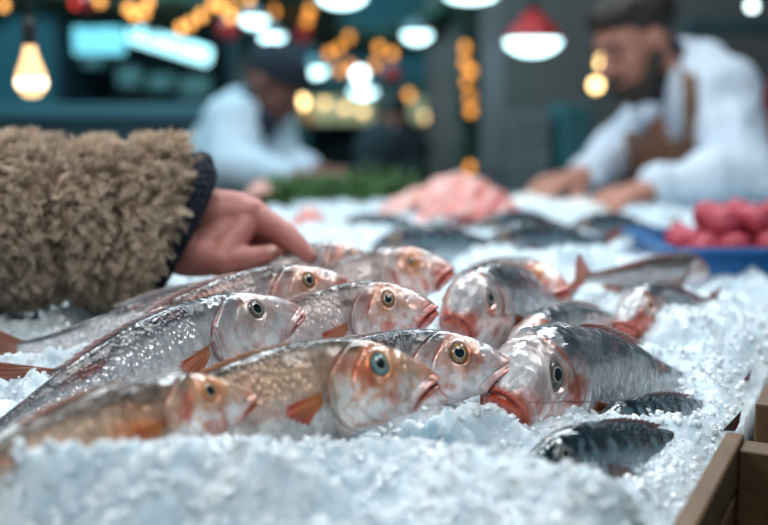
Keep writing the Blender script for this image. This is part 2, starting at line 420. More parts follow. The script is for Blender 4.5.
# ------------------------------------------------------------------ fish
def curve1(S_, ctrl, k):
    q = np.sqrt(np.array([c[0] for c in ctrl])); y = np.array([c[k] for c in ctrl])
    qq = np.linspace(0, math.sqrt(0.9), 900); v = np.interp(qq, q, y)
    ker = np.exp(-np.linspace(-2, 2, 61) ** 2 / 2 * 2.2); ker /= ker.sum()
    pad = np.concatenate([2 * v[0] - v[30:0:-1], v, np.full(30, v[-1])])
    v = np.convolve(pad, ker, 'valid'); v = v - v[0] * np.exp(-(qq / 0.03) ** 2)
    return np.interp(np.sqrt(S_), qq, v)
PROF = [(0, 0, 0, 0), (.004, .010, -.012, .010), (.015, .020, -.026, .018), (.03, .030, -.038, .025), (.06, .047, -.055, .035), (.10, .064, -.072, .044), (.15, .080, -.087, .053), (.22, .097, -.100, .061),
        (.30, .106, -.106, .063), (.40, .104, -.104, .059), (.50, .094, -.093, .050), (.60, .076, -.074, .040), (.70, .055, -.052, .028), (.78, .038, -.035, .018), (.84, .031, -.029, .011), (.88, .034, -.032, .005)]
PAL = {
 'silver': dict(belly=(.88, .84, .83), flank=(.70, .68, .70), dorsal=(.075, .085, .10), head=(.86, .62, .58), red=(.58, .11, .06), orange=(.62, .24, .09)),
 'pink':   dict(belly=(.90, .82, .80), flank=(.78, .66, .64), dorsal=(.13, .085, .075), head=(.84, .46, .38), red=(.62, .10, .06), orange=(.68, .24, .08)),
 'brown':  dict(belly=(.86, .80, .76), flank=(.64, .42, .29), dorsal=(.09, .065, .05), head=(.80, .44, .30), red=(.55, .08, .03), orange=(.75, .22, .04)),
 'blue':   dict(belly=(.50, .56, .60), flank=(.16, .24, .29), dorsal=(.015, .035, .055), head=(.12, .19, .24), red=(.20, .10, .10), orange=(.20, .15, .13)),
}
def fin_mesh(base, tip, rays, thick, nu=40, nv=10, ripple=0.0015, scallop=0.0):
    """base, tip: polylines; returns closed double surface"""
    base = np.array(base, float); tip = np.array(tip, float)
    def samp(p, u):
        t = np.linspace(0, 1, len(p)); return np.stack([np.interp(u, t, p[:, k]) for k in range(3)], -1)
    u = np.linspace(0, 1, nu); v = np.linspace(0, 1, nv)
    B, T = samp(base, u), samp(tip, u)
    if scallop: T = B + (T - B) * (1 - scallop * (0.5 - 0.5 * np.cos(2 * PI * rays * u)))[:, None]
    P = B[:, None] * (1 - v)[None, :, None] + T[:, None] * v[None, :, None]
    du = np.gradient(P, axis=0); dv = np.gradient(P, axis=1); n = np.cross(du, dv); n /= (np.linalg.norm(n, axis=-1, keepdims=True) + 1e-9)
    th = thick * (1 - 0.75 * v)[None, :, None] * (0.65 + 0.35 * np.cos(2 * PI * rays * u))[:, None, None]
    P = P + n * (ripple * np.sin(u * 9)[:, None, None] * v[None, :, None])
    a, b = P + n * th, P - n * th
    V = np.concatenate([a.reshape(-1, 3), b.reshape(-1, 3)]); idx = np.arange(nu * nv).reshape(nu, nv); o = nu * nv
    q = np.stack([idx[:-1, :-1], idx[1:, :-1], idx[1:, 1:], idx[:-1, 1:]], -1).reshape(-1, 4)
    per = np.concatenate([idx[:, 0], idx[-1, 1:], idx[-2::-1, -1], idx[0, -2:0:-1]])
    sk = np.stack([per, per + o, np.roll(per, -1) + o, np.roll(per, -1)], -1)
    U = np.repeat(u[:, None], nv, 1).ravel(); Vv = np.repeat(v[None], nu, 0).ravel()
    return V, [q, q[:, ::-1] + o, sk], np.concatenate([U, U]), np.concatenate([Vv, Vv])

def make_fish(name, label, eye_at, tail_at, L, kind='silver', roll=0, side=-1, eye_s=1.0, fat=1.0, bend=0.0, sag=0.0,
              iris='gold', seed=0, hi=True, group='whole fish laid out on the ice', redness=1.0, patch=0.0, fins=('dorsal', 'pectoral'), tail_rgb=(.42, .10, .05), cat='fish', fork=1.0, gape=0.0, wide=1.0, droop=0.024, hk=.9, snout=.085, sk=1.0):
    pal = PAL[kind]; rng = np.random.default_rng(seed)
    E = at(*eye_at); T = at(*tail_at)
    fwd = (E - T).normalized(); left = Vector((0, 0, 1)).cross(fwd).normalized(); up = fwd.cross(left)
    R = Matrix((fwd, left, up)).transposed() @ Matrix.Rotation(math.radians(roll), 3, 'X')
    nh, nb, ns = (130, 64, 176) if hi else (60, 34, 72)
    s = np.concatenate([0.0003 + (0.30 - 0.0003) * np.linspace(0, 1, nh) ** 1.35, np.linspace(0.30, 0.875, nb + 1)[1:]])
    zt, zb, wd = curve1(s, PROF, 1) * fat, curve1(s, PROF, 2) * fat, curve1(s, PROF, 3) * (0.5 + 0.5 * fat) * wide
    zc, h = (zt + zb) / 2, (zt - zb) / 2
    th = np.linspace(0, 2 * PI, ns, endpoint=False)
    ct, st = np.cos(th), np.sin(th)
    X = -np.repeat(s[:, None], ns, 1)
    Y = wd[:, None] * (np.sign(ct) * np.abs(ct) ** 0.9)[None] * (1 - 0.16 * st - 0.04 * np.cos(2 * th))[None]
    Z = zc[:, None] + h[:, None] * st[None]
    P = np.stack([X, Y, Z], -1)
    du = np.gradient(P, axis=0); dv = (np.roll(P, -1, 1) - np.roll(P, 1, 1)); n = np.cross(dv, du); n /= (np.linalg.norm(n, axis=-1, keepdims=True) + 1e-12)
    sgn = np.sign((n[..., 1] * Y).sum() + (n[..., 2] * (Z - zc[:, None])).sum()); n = n * sgn
    sS, up_ = -X, np.broadcast_to(st[None], X.shape)
    zz = Z / fat
    disp = np.zeros_like(X)
    # mouth line
    mp = [(0.0, -.004), (.030, -.017), (.060, -.036), (.084, -.060)]
    def dist_line(pts, x, z):
        best = np.full(x.shape, 9.0); tt = np.zeros(x.shape); sd = np.zeros(x.shape)
        for i in range(len(pts) - 1):
            ax, az = pts[i]; bx, bz = pts[i + 1]; dx, dz = bx - ax, bz - az
            t_ = np.clip(((x - ax) * dx + (z - az) * dz) / (dx * dx + dz * dz), 0, 1)
            d_ = np.hypot(x - ax - t_ * dx, z - az - t_ * dz); m_ = d_ < best
            best = np.where(m_, d_, best); tt = np.where(m_, (i + t_) / (len(pts) - 1), tt)
            sd = np.where(m_, (x - ax) * dz - (z - az) * dx, sd)
        return best, tt, sd
    dm, tm, sd = dist_line(mp, sS, zz)
    below = sd > 0
    disp -= (0.0070 + gape) * np.exp(-(dm / (0.0028 + gape * 0.5)) ** 2) * (1 - 0.5 * tm)
    lipw = np.exp(-((dm - 0.0078) / 0.0038) ** 2) * (1 - 0.55 * tm)
    disp += 0.0042 * lipw
    # maxilla plate
    d2, t2_, _ = dist_line([(.014, -.001), (.055, -.024), (.090, -.052)], sS, zz)
    disp += 0.0022 * np.exp(-(d2 / .008) ** 2)
    disp -= 0.0025 * np.exp(-((d2 - .014) / .002) ** 2) * (~below) * sstep(.004, .02, sS)
    # gill cover and cheek plates
    g = sS - (0.292 - 8.5 * (zz + 0.012) ** 2)
    disp += 0.0075 * sstep(-0.06, -0.004, g) * (g < 0) * sstep(1.0, .75, np.abs(up_))
    disp -= 0.0060 * np.exp(-((g - .003) / .0035) ** 2) * sstep(1.0, .8, np.abs(up_))
    g2 = sS - (0.228 - 8.0 * (zz + 0.008) ** 2)
    disp -= 0.0032 * np.exp(-(g2 / .0030) ** 2) * sstep(.08, .03, zz) * sstep(-.1, -.07, zz)
    g3 = sS - (0.258 - 8.0 * (zz + 0.01) ** 2)
    disp -= 0.0014 * np.exp(-(g3 / .0025) ** 2) * sstep(.05, .0, zz)
    # throat folds
    for kf in range(3):
        df, _, _ = dist_line([(.05 + .02 * kf, -.066 - .006 * kf), (.12 + .02 * kf, -.078 - .004 * kf), (.20, -.085)], sS, zz)
        disp -= 0.0022 * np.exp(-(df / .0030) ** 2)
    # eye socket
    ex, ez = 0.150, 0.034
    er = 0.029 * eye_s
    de = np.hypot(sS - ex, zz - ez)
    disp -= 0.010 * eye_s * sstep(er * 1.02, er * 0.7, de)
    disp += 0.0035 * np.exp(-((de - er * 1.13) / .005) ** 2)
    # nostril, brow, lateral line, general waviness
    disp -= 0.0035 * np.exp(-(np.hypot(sS - .088, zz - .034) / .0042) ** 2)
    ll = zz - (.030 - .05 * (sS - .26))
    disp += 0.0008 * np.exp(-(ll / .003) ** 2) * (sS > .27)
    Pn = P * np.array([14, 14, 14]); disp += 0.004 * (fbm(Pn, 2, seed) - .5) * sstep(.01, .1, sS)
    disp += 0.0030 * (fbm(P * 50, 2, seed + 5) - .5) * sstep(.01, .05, sS)
    P = P + n * disp[..., None]
    # colours
    def lerp(a, b, t): return a * (1 - t[..., None]) + np.array(b) * t[..., None]
    nzA = fbm(P * 22, 3, seed + 9); nzB = fbm(P * 75, 3, seed + 13); nzC = fbm(P * np.array([9, 30, 40]), 3, seed + 31)
    C = np.broadcast_to(np.array(pal['belly']), P.shape).copy()
    C = lerp(C, pal['flank'], sstep(-.45, .15, up_ + .5 * (nzC - .5)))
    C = lerp(C, pal['dorsal'], sstep(.38, .88, up_ + .8 * (nzC - .5) - .45 * sstep(.24, .10, sS) * (kind != 'blue')))
    headm = sstep(.30, .24, sS) * sstep(.80, .3, up_)
    C = lerp(C, pal['head'], headm * .85 * sstep(.30, .60, nzA + .1))
    C = lerp(C, (.90, .86, .86), sstep(.42, .55, nzB) * headm * .8 * sstep(.5, -.2, up_))
    C = lerp(C, pal['orange'], np.clip(sstep(.058, .018, de - er * .6) * .65 * (nzA + .35), 0, 1) * (.35 if snout > .1 else redness))
    sn = sstep(snout, .0, sS) * (sstep(.75, .0, up_) if snout > .1 else 1.0) * (0.6 + 0.9 * (nzA - .3))
    C = lerp(C, pal['red'], np.clip(sn * .85, 0, 1) * redness)
    C = lerp(C, pal['red'], np.clip(np.exp(-(dm / .0115) ** 2) * 1.2 * (1 - .3 * tm), 0, 1) * redness)
    C = lerp(C, (.18, .012, .010), np.exp(-(dm / .0030) ** 2) * .95)
    C = lerp(C, (.34, .02, .02), np.clip(np.exp(-((g - .002) / .005) ** 2) * (0.1 + 1.1 * sstep(.35, .6, nzB)), 0, 1) * sstep(1., .75, np.abs(up_)) * (0.75 if kind != 'blue' else .3))
    C = lerp(C, pal['red'], np.clip(np.exp(-(g2 / .006) ** 2), 0, 1) * .75 * sstep(.35, .6, nzA) * redness)
    C = lerp(C, pal['red'], sstep(.54, .70, nzA) * headm * .65 * redness)
    C = lerp(C, pal['red'], sstep(.60, .78, nzC) * sstep(.3, .4, sS) * .35 * redness)
    if patch: C = lerp(C, (.80, .20, .03), np.clip(np.exp(-((sS - .36) / .07) ** 2 - ((zz + .01) / .045) ** 2) * patch * (nzA + .5), 0, 1))
    if kind == 'blue': C = lerp(C, (.010, .018, .026), sstep(.52, .60, np.sin(sS * 95 + 9 * nzA) * .25 + nzB * .3 + .42) * sstep(.2, .5, up_))
    C *= (0.86 + 0.28 * nzB[..., None])
    met = np.clip((.06 + .34 * sstep(-.5, .3, up_) * sstep(.75, .4, up_) + .15 * sstep(.55, .7, nzB)) * (1 - .8 * sstep(.1, .0, sS)), 0, .7)
    met = met * (1 - .7 * np.exp(-(dm / .01) ** 2))
    if kind != 'silver': met *= .6
    RGBA = np.concatenate([np.clip(C, 0, 1), met[..., None]], -1).reshape(-1, 4)
    hm_ = .28 + .72 * sstep(.27, .32, sS)
    sc = np.stack([sS * L * hm_, (th[None] / (2 * PI)) * 0.34 * L * hm_, np.full_like(sS, seed * .37)], -1).reshape(-1, 3)
    # bend of the spine: sideways (bend) and down (sag), starting behind the head
    def warp(Q):
        Q = np.array(Q, float).reshape(-1, 3)
        dz_ = droop * np.clip((.20 + Q[:, 0]) / .20, 0, 1) ** 1.5
        Q[:, 0] = np.where(Q[:, 0] > -.14, -.14 + (Q[:, 0] + .14) * sk, Q[:, 0])
        Q[:, 2] -= dz_; Q[:, 0] = np.where(Q[:, 0] > -.30, -.30 + (Q[:, 0] + .30) * hk, Q[:, 0])
        ss = np.clip(-Q[:, 0] - .30, 0, None)
        for ax, kk in ((1, bend), (2, -sag)):
            if kk:
                a = kk * ss; off = Q[:, ax].copy(); s0 = -Q[:, 0]
                xx = np.where(ss > 0, -.30 - np.sin(a) / kk if abs(kk) > 1e-6 else -s0, Q[:, 0]); oo = np.where(ss > 0, (1 - np.cos(a)) / kk, 0)
                Q[:, 0] = np.where(ss > 0, xx + off * np.sin(a), Q[:, 0]); Q[:, ax] = np.where(ss > 0, oo + off * np.cos(a), off)
        return Q * L
    V = P.reshape(-1, 3); nr = len(s); idx = np.arange(nr * ns).reshape(nr, ns); r2 = np.roll(idx, -1, 1)
    q = np.stack([idx[:-1], idx[1:], r2[1:], r2[:-1]], -1).reshape(-1, 4)
    if sgn < 0: q = q[:, ::-1]
    # which way do the faces look
    a_, b_, c_ = V[q[ns * 40, 0]], V[q[ns * 40, 1]], V[q[ns * 40, 2]]
    fn = np.cross(b_ - a_, c_ - a_); cen = np.array([a_[0], 0, zc[40]])
    if np.dot(fn, a_ - cen) < 0: q = q[:, ::-1]
    nose = P[0].mean(0); V = np.concatenate([V, [nose, P[-1].mean(0)]]); i0 = nr * ns
    c1 = np.stack([np.full(ns, i0), idx[0], r2[0]], -1); c2 = np.stack([np.full(ns, i0 + 1), r2[-1], idx[-1]], -1)
    RGBA = np.concatenate([RGBA, RGBA[:1], RGBA[-1:]]); sc = np.concatenate([sc, sc[:1], sc[-1:]])
    root = empty(name, (0, 0, 0), label, cat, group)
    # eye position on the visible side -> location
    j = int(np.argmin(np.hypot(P[:, :, 0] + ex, P[:, :, 2] / fat - ez)[:, :].min(0))) 
    side_mask = (np.sign(P[..., 1]) == side)
    dd = np.where(side_mask, np.hypot(sS - ex, zz - ez), 9); jj = np.unravel_index(np.argmin(dd), dd.shape)
    wy = abs((P - n * disp[..., None])[jj][1]); eloc = np.array([-ex, side * wy, ez * fat])
    root.rotation_euler = R.to_euler()
    root.location = E - R @ Vector(warp(eloc)[0])
    np_mesh('body', warp(V), [q, c1, c2], M_FISH, root, RGBA, sc)
    # eyes
    irc = {'gold': (.26, .13, .035), 'amber': (.62, .20, .02), 'teal': (.06, .24, .27), 'grey': (.10, .085, .07)}[iris]
    if hi or True:
        nn = n[jj]
        for sd_ in (-1, 1):
            nr_, ne = 22, 40; phi = np.linspace(0, PI * .62, nr_); az = np.linspace(0, 2 * PI, ne, endpoint=False)
            rr = np.sin(phi)[:, None] * np.ones(ne); hh = np.cos(phi)[:, None] * np.ones(ne) * .55
            loc = np.stack([rr * np.cos(az), hh * 1.0, rr * np.sin(az)], -1) * er * 1.03
            nl = Vector((nn[0], abs(nn[1]), nn[2])).normalized(); q_ = Vector((0, 1, 0)).rotation_difference(nl).to_matrix()
            loc = loc.reshape(-1, 3) @ np.array(q_).T
            loc = loc + np.array([-ex, wy - .0125 * eye_s, ez * fat]); loc[:, 1] *= sd_
            rv = np.sin(phi); ec = np.zeros((nr_, 3))
            for k_, r_ in enumerate(rv):
                if phi[k_] > PI / 2: c_ = (.03, .02, .02)
                elif r_ < .48: c_ = (.004, .005, .007)
                elif r_ < .57: c_ = (.55, .52, .42)
                elif r_ < .86: c_ = irc
                elif r_ < .95: c_ = (.03, .022, .02)
                else: c_ = (.42, .36, .32)
                ec[k_] = c_
            ec = np.repeat(ec[:, None], ne, 1).reshape(-1, 3); ec = np.concatenate([ec, np.ones((len(ec), 1))], -1)
            id_ = np.arange(nr_ * ne).reshape(nr_, ne); rl = np.roll(id_, -1, 1)
            qe = np.stack([id_[:-1], rl[:-1], rl[1:], id_[1:]], -1).reshape(-1, 4)
            if sd_ > 0: qe = qe[:, ::-1]
            np_mesh('eye', warp(loc), [qe], M_EYE, root, ec)
    # fins
    def fin(nm, base, tip, rays, thick, c0, c1_, **kw):
        v_, f_, U_, W_ = fin_mesh(base, tip, rays, thick, **kw)
        stripe = 0.75 + 0.25 * np.cos(2 * PI * rays * U_)
        cc = (np.array(c0)[None] * (1 - W_)[:, None] + np.array(c1_)[None] * W_[:, None]) * stripe[:, None]
        return np_mesh(nm, warp(v_), f_, M_FIN, root, np.concatenate([cc, np.ones((len(cc), 1))], -1))
    tr = np.array(tail_rgb)
    fin('tail_fin', [(-.855, 0, -.029 * fat), (-.862, 0, 0), (-.855, 0, .031 * fat)],
        [(-1.0, 0, -.125 * fork), (-.99, 0, -.085 * fork), (-.955, 0, -.035), (-.935, 0, 0), (-.955, 0, .035), (-.99, 0, .085 * fork), (-1.0, 0, .13 * fork)], 14, .0045, tr, tr * .55, nu=72)
    oc = pal['orange']; dk = tuple(c * .5 for c in oc)
    topz = lambda x: float(np.interp(x, s, zt)) ; botz = lambda x: float(np.interp(x, s, zb)); wdx = lambda x: float(np.interp(x, s, wd))
    if 'dorsal' in fins:
        fin('dorsal_fin', [(-x, 0, topz(x) - .006) for x in (.32, .40, .48, .56)], [(-x - .035, .0, topz(x) + hh) for x, hh in ((.33, .006), (.41, .010), (.50, .009), (.585, .005))], 11, .0022, pal['dorsal'], pal['flank'], nu=56, scallop=.2)
    fin('anal_fin', [(-x, 0, botz(x) + .006) for x in (.56, .63, .70)], [(-x - .03, 0, botz(x) - hh) for x, hh in ((.58, .035), (.66, .022), (.72, .012))], 8, .0022, oc, dk)
    if 'pectoral' in fins:
        for sd_ in (-1, 1):
            wv = wdx(.29)
            fin('pectoral_fin', [(-.305, sd_ * wv * 1.0, .000), (-.307, sd_ * wv * 1.0, -.010), (-.308, sd_ * wv * .98, -.022)],
                [(-.385, sd_ * (wv + .004), -.012), (-.392, sd_ * (wv + .009), -.034), (-.350, sd_ * (wv + .006), -.062)], 8, .003, oc, tuple(c * .8 for c in pal['red']), ripple=.003, scallop=.12)
        fin('pelvic_fin', [(-.30, .006, botz(.3) + .004), (-.33, .008, botz(.33) + .004)], [(-.37, .03, botz(.37) - .02), (-.40, .02, botz(.4) - .010)], 5, .002, oc, dk, nu=24)
    return root

FG = 'whole fish laid out in the pile on the ice'
make_fish('whole_fish', 'blurred foreground fish at lower left with orange flank patch and amber eye', (210, 392, .555), (22, 448, .490), .215, 'brown', roll=-10, eye_s=.90, iris='amber', seed=1, group=FG, patch=.9, tail_rgb=(.75, .16, .02), fat=1.0, sag=0.2, hk=1.0)
make_fish('whole_fish', 'foreground fish with a blue-green eye, open red lips and brown spotted back', (380, 365, .60), (60, 425, .585), .275, 'brown', roll=-12, eye_s=.88, iris='teal', seed=2, group=FG, tail_rgb=(.45, .12, .05), gape=.002, fat=1.02, sag=.6, hk=0.8)
make_fish('whole_fish', 'silvery pink fish at far left with an orange side fin behind its gills', (257, 310, .72), (-30, 424, .60), .290, 'silver', roll=-8, eye_s=.82, iris='grey', seed=3, group=FG, tail_rgb=(.35, .07, .05), fat=.95, sag=.3, hk=1.0)
make_fish('whole_fish', 'silver fish, gold eye, its red mouth just above the open ice', (459, 354, .67), (205, 386, .70), .262, 'silver', roll=-6, eye_s=.92, iris='gold', seed=4, group=FG, gape=.002, sag=.5, fat=.98, hk=0.88)
make_fish('whole_fish', 'pink fish in the third row with golden eye, head lifted and pale red lips', (309, 281, .80), (72, 346, .75), .280, 'pink', roll=-8, eye_s=.80, iris='gold', seed=5, group=FG, tail_rgb=(.38, .12, .05), gape=.002, droop=.012, sag=.3, fat=.95, hk=0.84)
make_fish('whole_fish', 'silver-cheeked fish between the middle rows, gold eye and pink snout pointing right', (388, 300, .755), (170, 355, .80), .262, 'pink', roll=-6, eye_s=.82, iris='gold', seed=6, group=FG, sag=.4, hk=0.78)
make_fish('whole_fish', 'long fish in the back row right under the pointing fingertip', (349, 256, .95), (105, 335, .88), .290, 'pink', roll=-8, eye_s=.68, iris='grey', seed=7, group=FG, tail_rgb=(.40, .14, .08), fat=.95, sag=.3, hk=0.68)
make_fish('whole_fish', 'red-faced fish in the back row, right of the one under the fingertip', (411, 262, .90), (190, 325, .98), .275, 'pink', roll=-6, eye_s=.74, iris='amber', seed=8, group=FG, redness=1.2, sag=.3, hk=0.76)
make_fish('whole_fish', 'round-headed fish in the middle facing the camera with downturned orange mouth', (491, 299, .80), (600, 298, 1.0), .280, 'silver', roll=-6, side=1, eye_s=0.8, iris='grey', seed=9, group=FG, redness=1.4, wide=1.4, fork=.5, droop=0.024, hk=0.74, fat=1.18, snout=0.15, sk=0.58)
make_fish('whole_fish', 'biggest fish, at right, round silver head facing the camera, orange downturned mouth', (558, 377, .665), (708, 376, .84), .318, 'silver', roll=-10, side=1, eye_s=0.92, iris='grey', seed=10, group=FG, redness=1.3, fat=1.22, wide=1.55, bend=.5, fork=.6, droop=0.02, hk=0.76, snout=0.15, sk=0.55)
make_fish('whole_fish', 'small reddish fish behind the round-headed middle fish, only its head showing', (533, 275, .97), (405, 284, 1.15), .265, 'pink', roll=-8, eye_s=.72, iris='amber', seed=11, group=FG, redness=1.3)
make_fish('whole_fish', 'scaly silver back of the fish wedged behind the biggest fish', (548, 340, .80), (660, 318, 1.00), .300, 'silver', roll=0, side=1, eye_s=.7, iris='grey', seed=12, group=FG, fork=.5, wide=1.2)
make_fish('whole_fish', 'blurred fish alone on the ice at right, orange face turned to the camera', (651, 306, .905), (742, 296, 1.08), .255, 'silver', roll=4, side=1, eye_s=0.62, iris='amber', seed=14, group=FG, redness=1.5, fat=1.0, wide=1.35, fork=.6, hk=0.7, snout=0.17)
make_fish('whole_fish', 'pale grey-pink fish under the fur sleeve, its head hidden in the pile', (280, 298, .87), (-20, 350, .80), .290, 'silver', roll=-6, eye_s=.7, iris='grey', seed=15, group=FG, tail_rgb=(.45, .15, .08))
make_fish('whole_fish', 'pale pinkish fish lying across the ice behind, orange tail fin raised', (702, 270, 1.16), (574, 281, 1.02), .260, 'pink', roll=30, side=-1, eye_s=.6, iris='grey', seed=16, group=FG, tail_rgb=(.80, .22, .08), fat=.8)
MG = 'dark blue mackerel at lower right'
make_fish('mackerel', 'dark blue fish at lower right under the biggest fish, head half buried in ice', (566, 455, .585), (738, 440, .70), .235, 'blue', roll=8, side=1, eye_s=.7, iris='grey', seed=17, group=MG, tail_rgb=(.05, .05, .06), fat=0.92, fork=.8)
make_fish('mackerel', 'dark blue fish whose thin forked tail reaches the crate edge', (618, 424, .675), (748, 402, .80), .240, 'blue', roll=6, side=1, eye_s=.7, iris='grey', seed=18, group=MG, tail_rgb=(.10, .05, .05), fat=.75, fork=.9)
BG = 'dark blurred fish on the far ice'
make_fish('mackerel', 'dark blurred fish on the far ice, the nearest, behind the back row heads', (395, 240, 1.45), (548, 243, 1.50), .235, 'blue', roll=0, side=1, seed=20, hi=False, group=BG, fat=1.3)
make_fish('mackerel', 'dark blurred fish on the far ice in the middle, below the pink fillets', (492, 224, 1.75), (608, 228, 1.82), .24, 'blue', roll=0, side=1, seed=21, hi=False, group=BG, fat=1.3)
make_fish('mackerel', 'dark blurred fish on the far ice just below the right seller and his hands', (585, 226, 1.70), (700, 228, 1.80), .24, 'blue', roll=0, side=1, seed=22, hi=False, group=BG, fat=1.2)
make_fish('mackerel', 'dark blurred fish on the far ice between the pink scrap and the pink fillets', (350, 224, 1.80), (478, 226, 1.86), .22, 'blue', roll=0, side=1, seed=23, hi=False, group=BG, fat=1.1)
make_fish('mackerel', 'dark blurred fish on the far ice, right of the nearest one, behind the round-headed fish', (505, 238, 1.48), (640, 238, 1.55), .235, 'blue', roll=0, side=1, seed=24, hi=False, group=BG, fat=1.2)
#PART2
# ------------------------------------------------------------------ buyer's arm: hand, cuff, fleece sleeve
def skin(name, c, red):
    m = pbr(name, c, 0.48, noise=0.5, scale=38, bump=0.12, col2=red)
    b = m.node_tree.nodes['Principled BSDF']; b.inputs['Subsurface Weight'].default_value = 0.25
    b.inputs['Subsurface Radius'].default_value = (1, .35, .2); b.inputs['Subsurface Scale'].default_value = 0.006
    return m
M_skin = skin('hand_skin', (.58, .25, .20), (.48, .14, .12))
M_skinR = skin('seller_skin', (.50, .24, .17), (.40, .15, .10))
M_skinL = skin('dark_seller_skin', (.23, .10, .07), (.17, .06, .045))
M_nail = pbr('finger_nail', (.62, .34, .28), 0.25)

def J(*t): return at(*t)
def chain(pts, rad): return [(pts[i], pts[i + 1], rad[i], rad[i + 1]) for i in range(len(pts) - 1)]
buyer = empty('person', tuple(at(-420, 215, .93)), "buyer's arm reaching in from the left, fleece sleeve, pointing finger on a fish", 'person')
caps = []
W1, W2 = J(150, 217, .952), J(150, 243, .940)
caps += [(J(60, 222, .94), W1, .028, .026), (J(60, 232, .93), W2, .026, .024)]
MI, MM, MR, MP = J(252, 214, .952), J(250, 222, .972), J(243, 232, .990), J(232, 242, 1.006)
caps += [(W1, MI, .026, .0150), (W1, MM, .024, .0150), (W2, MR, .022, .0145), (W2, MP, .021, .0135), (J(190, 212, .955), J(236, 210, .955), .024, .0170)]
caps += [(MI, MM, .0145, .014), (MM, MR, .014, .0135), (MR, MP, .0135, .013)]
caps += chain([MI, J(281, 231, .945), J(297, 244, .940), J(309, 256, .937)], [.0135, .0108, .0092, .0068])
caps += chain([MM, J(276, 238, .958), J(284, 252, .952), J(277, 261, .946)], [.0135, .0108, .0095, .0080])
caps += chain([MR, J(262, 244, .965), J(264, 258, .955), J(254, 265, .950)], [.013, .0105, .0092, .0078])
caps += chain([MP, J(250, 256, 1.0), J(250, 267, .990), J(240, 271, .980)], [.012, .0092, .0082, .007])
TH = [J(190, 256, .932), J(220, 262, .922), J(248, 258, .928), J(270, 253, .936)]
caps += chain(TH, [.0190, .0125, .0100, .0072]) + [(W2, TH[0], .022, .019), (TH[1], MI, .013, .012), (TH[0], MI, .016, .012)]
hand = blob('hand', [((Vector(a)), (Vector(b)), r, q) for a, b, r, q in caps], [], .0016, M_skin, smooth=7,
            post=lambda V: (fbm(V * 160, 2, 4).astype(np.float32) - .5) * .0010)
hand.parent = buyer; hand.matrix_parent_inverse = Matrix.Translation(-buyer.location)
def nail(tip, prev, upv, r, par):
    d = (tip - prev).normalized(); n = (upv - d * upv.dot(d)).normalized(); sx = d.cross(n)
    o = blob('fingernail', [], [(tip + n * r * .80 - d * r * .15, (r * .72, r * 1.05, r * .22), Matrix((sx, d, n)).transposed())], r * .12, M_nail, smooth=2)
    o.parent = par; o.matrix_parent_inverse = par.matrix_parent_inverse.copy() if False else Matrix.Identity(4)
    return o
nail(J(309, 256, .937), J(297, 244, .940), Vector((.5, -.1, .9)), .0068, hand)
nail(J(270, 253, .936), J(248, 258, .928), Vector((.1, -.7, .7)), .0072, hand)

def sleeve_axis(t):
    """t 0 at the cuff, 1 at the elbow, beyond the left edge of the frame"""
    a, b, c = at(176, 221, .945), at(-20, 214, .90), at(-420, 230, .93)
    return a * (1 - t) ** 2 + (b * 1.0) * 2 * t * (1 - t) + c * t * t
def sleeve_surface(t, th):
    """vectorised: points and normals of the puffy sleeve"""
    t = np.asarray(t, float); th = np.asarray(th, float)
    a, b, c = [np.array(v) for v in (at(176, 221, .945), at(-20, 214, .90), at(-420, 230, .93))]
    C = a * ((1 - t) ** 2)[..., None] + b * (2 * t * (1 - t))[..., None] + c * (t * t)[..., None]
    T = (b - a) * (2 * (1 - t))[..., None] + (c - b) * (2 * t)[..., None]; T /= np.linalg.norm(T, axis=-1, keepdims=True)
    Zv = np.array([0, 0, 1.0]); U = Zv - T * (T @ Zv)[..., None]; U /= np.linalg.norm(U, axis=-1, keepdims=True); B = np.cross(T, U)
    L_ = t * 0.50
    r = 0.0670 + 0.004 * np.sin(L_ * 30 + 1.0)
    # folds ring the arm every 6 cm or so
    f = np.sin(L_ * 2 * PI / 0.062 + 1.2 + 0.5 * np.sin(th * 2))
    r = r - 0.0240 * np.clip(f, 0, 1) ** 4 * (0.7 + .3 * np.sin(th))
    Pn = np.stack([L_ * 40, np.cos(th) * 2.4, np.sin(th) * 2.4], -1)
    r = r + 0.009 * (fbm(Pn * .8, 3, 77) - .5)
    r = r * (1 - .20 * sstep(.03, -.01, t))
    # slanted mouth of the sleeve
    dirv = U * np.sin(th)[..., None] + B * np.cos(th)[..., None]
    P = C + dirv * r[..., None]
    P = P - T * ((0.022 * np.sin(th) - 0.010) * sstep(.16, 0, t))[..., None] * 1.0
    return P, dirv, T, U, B
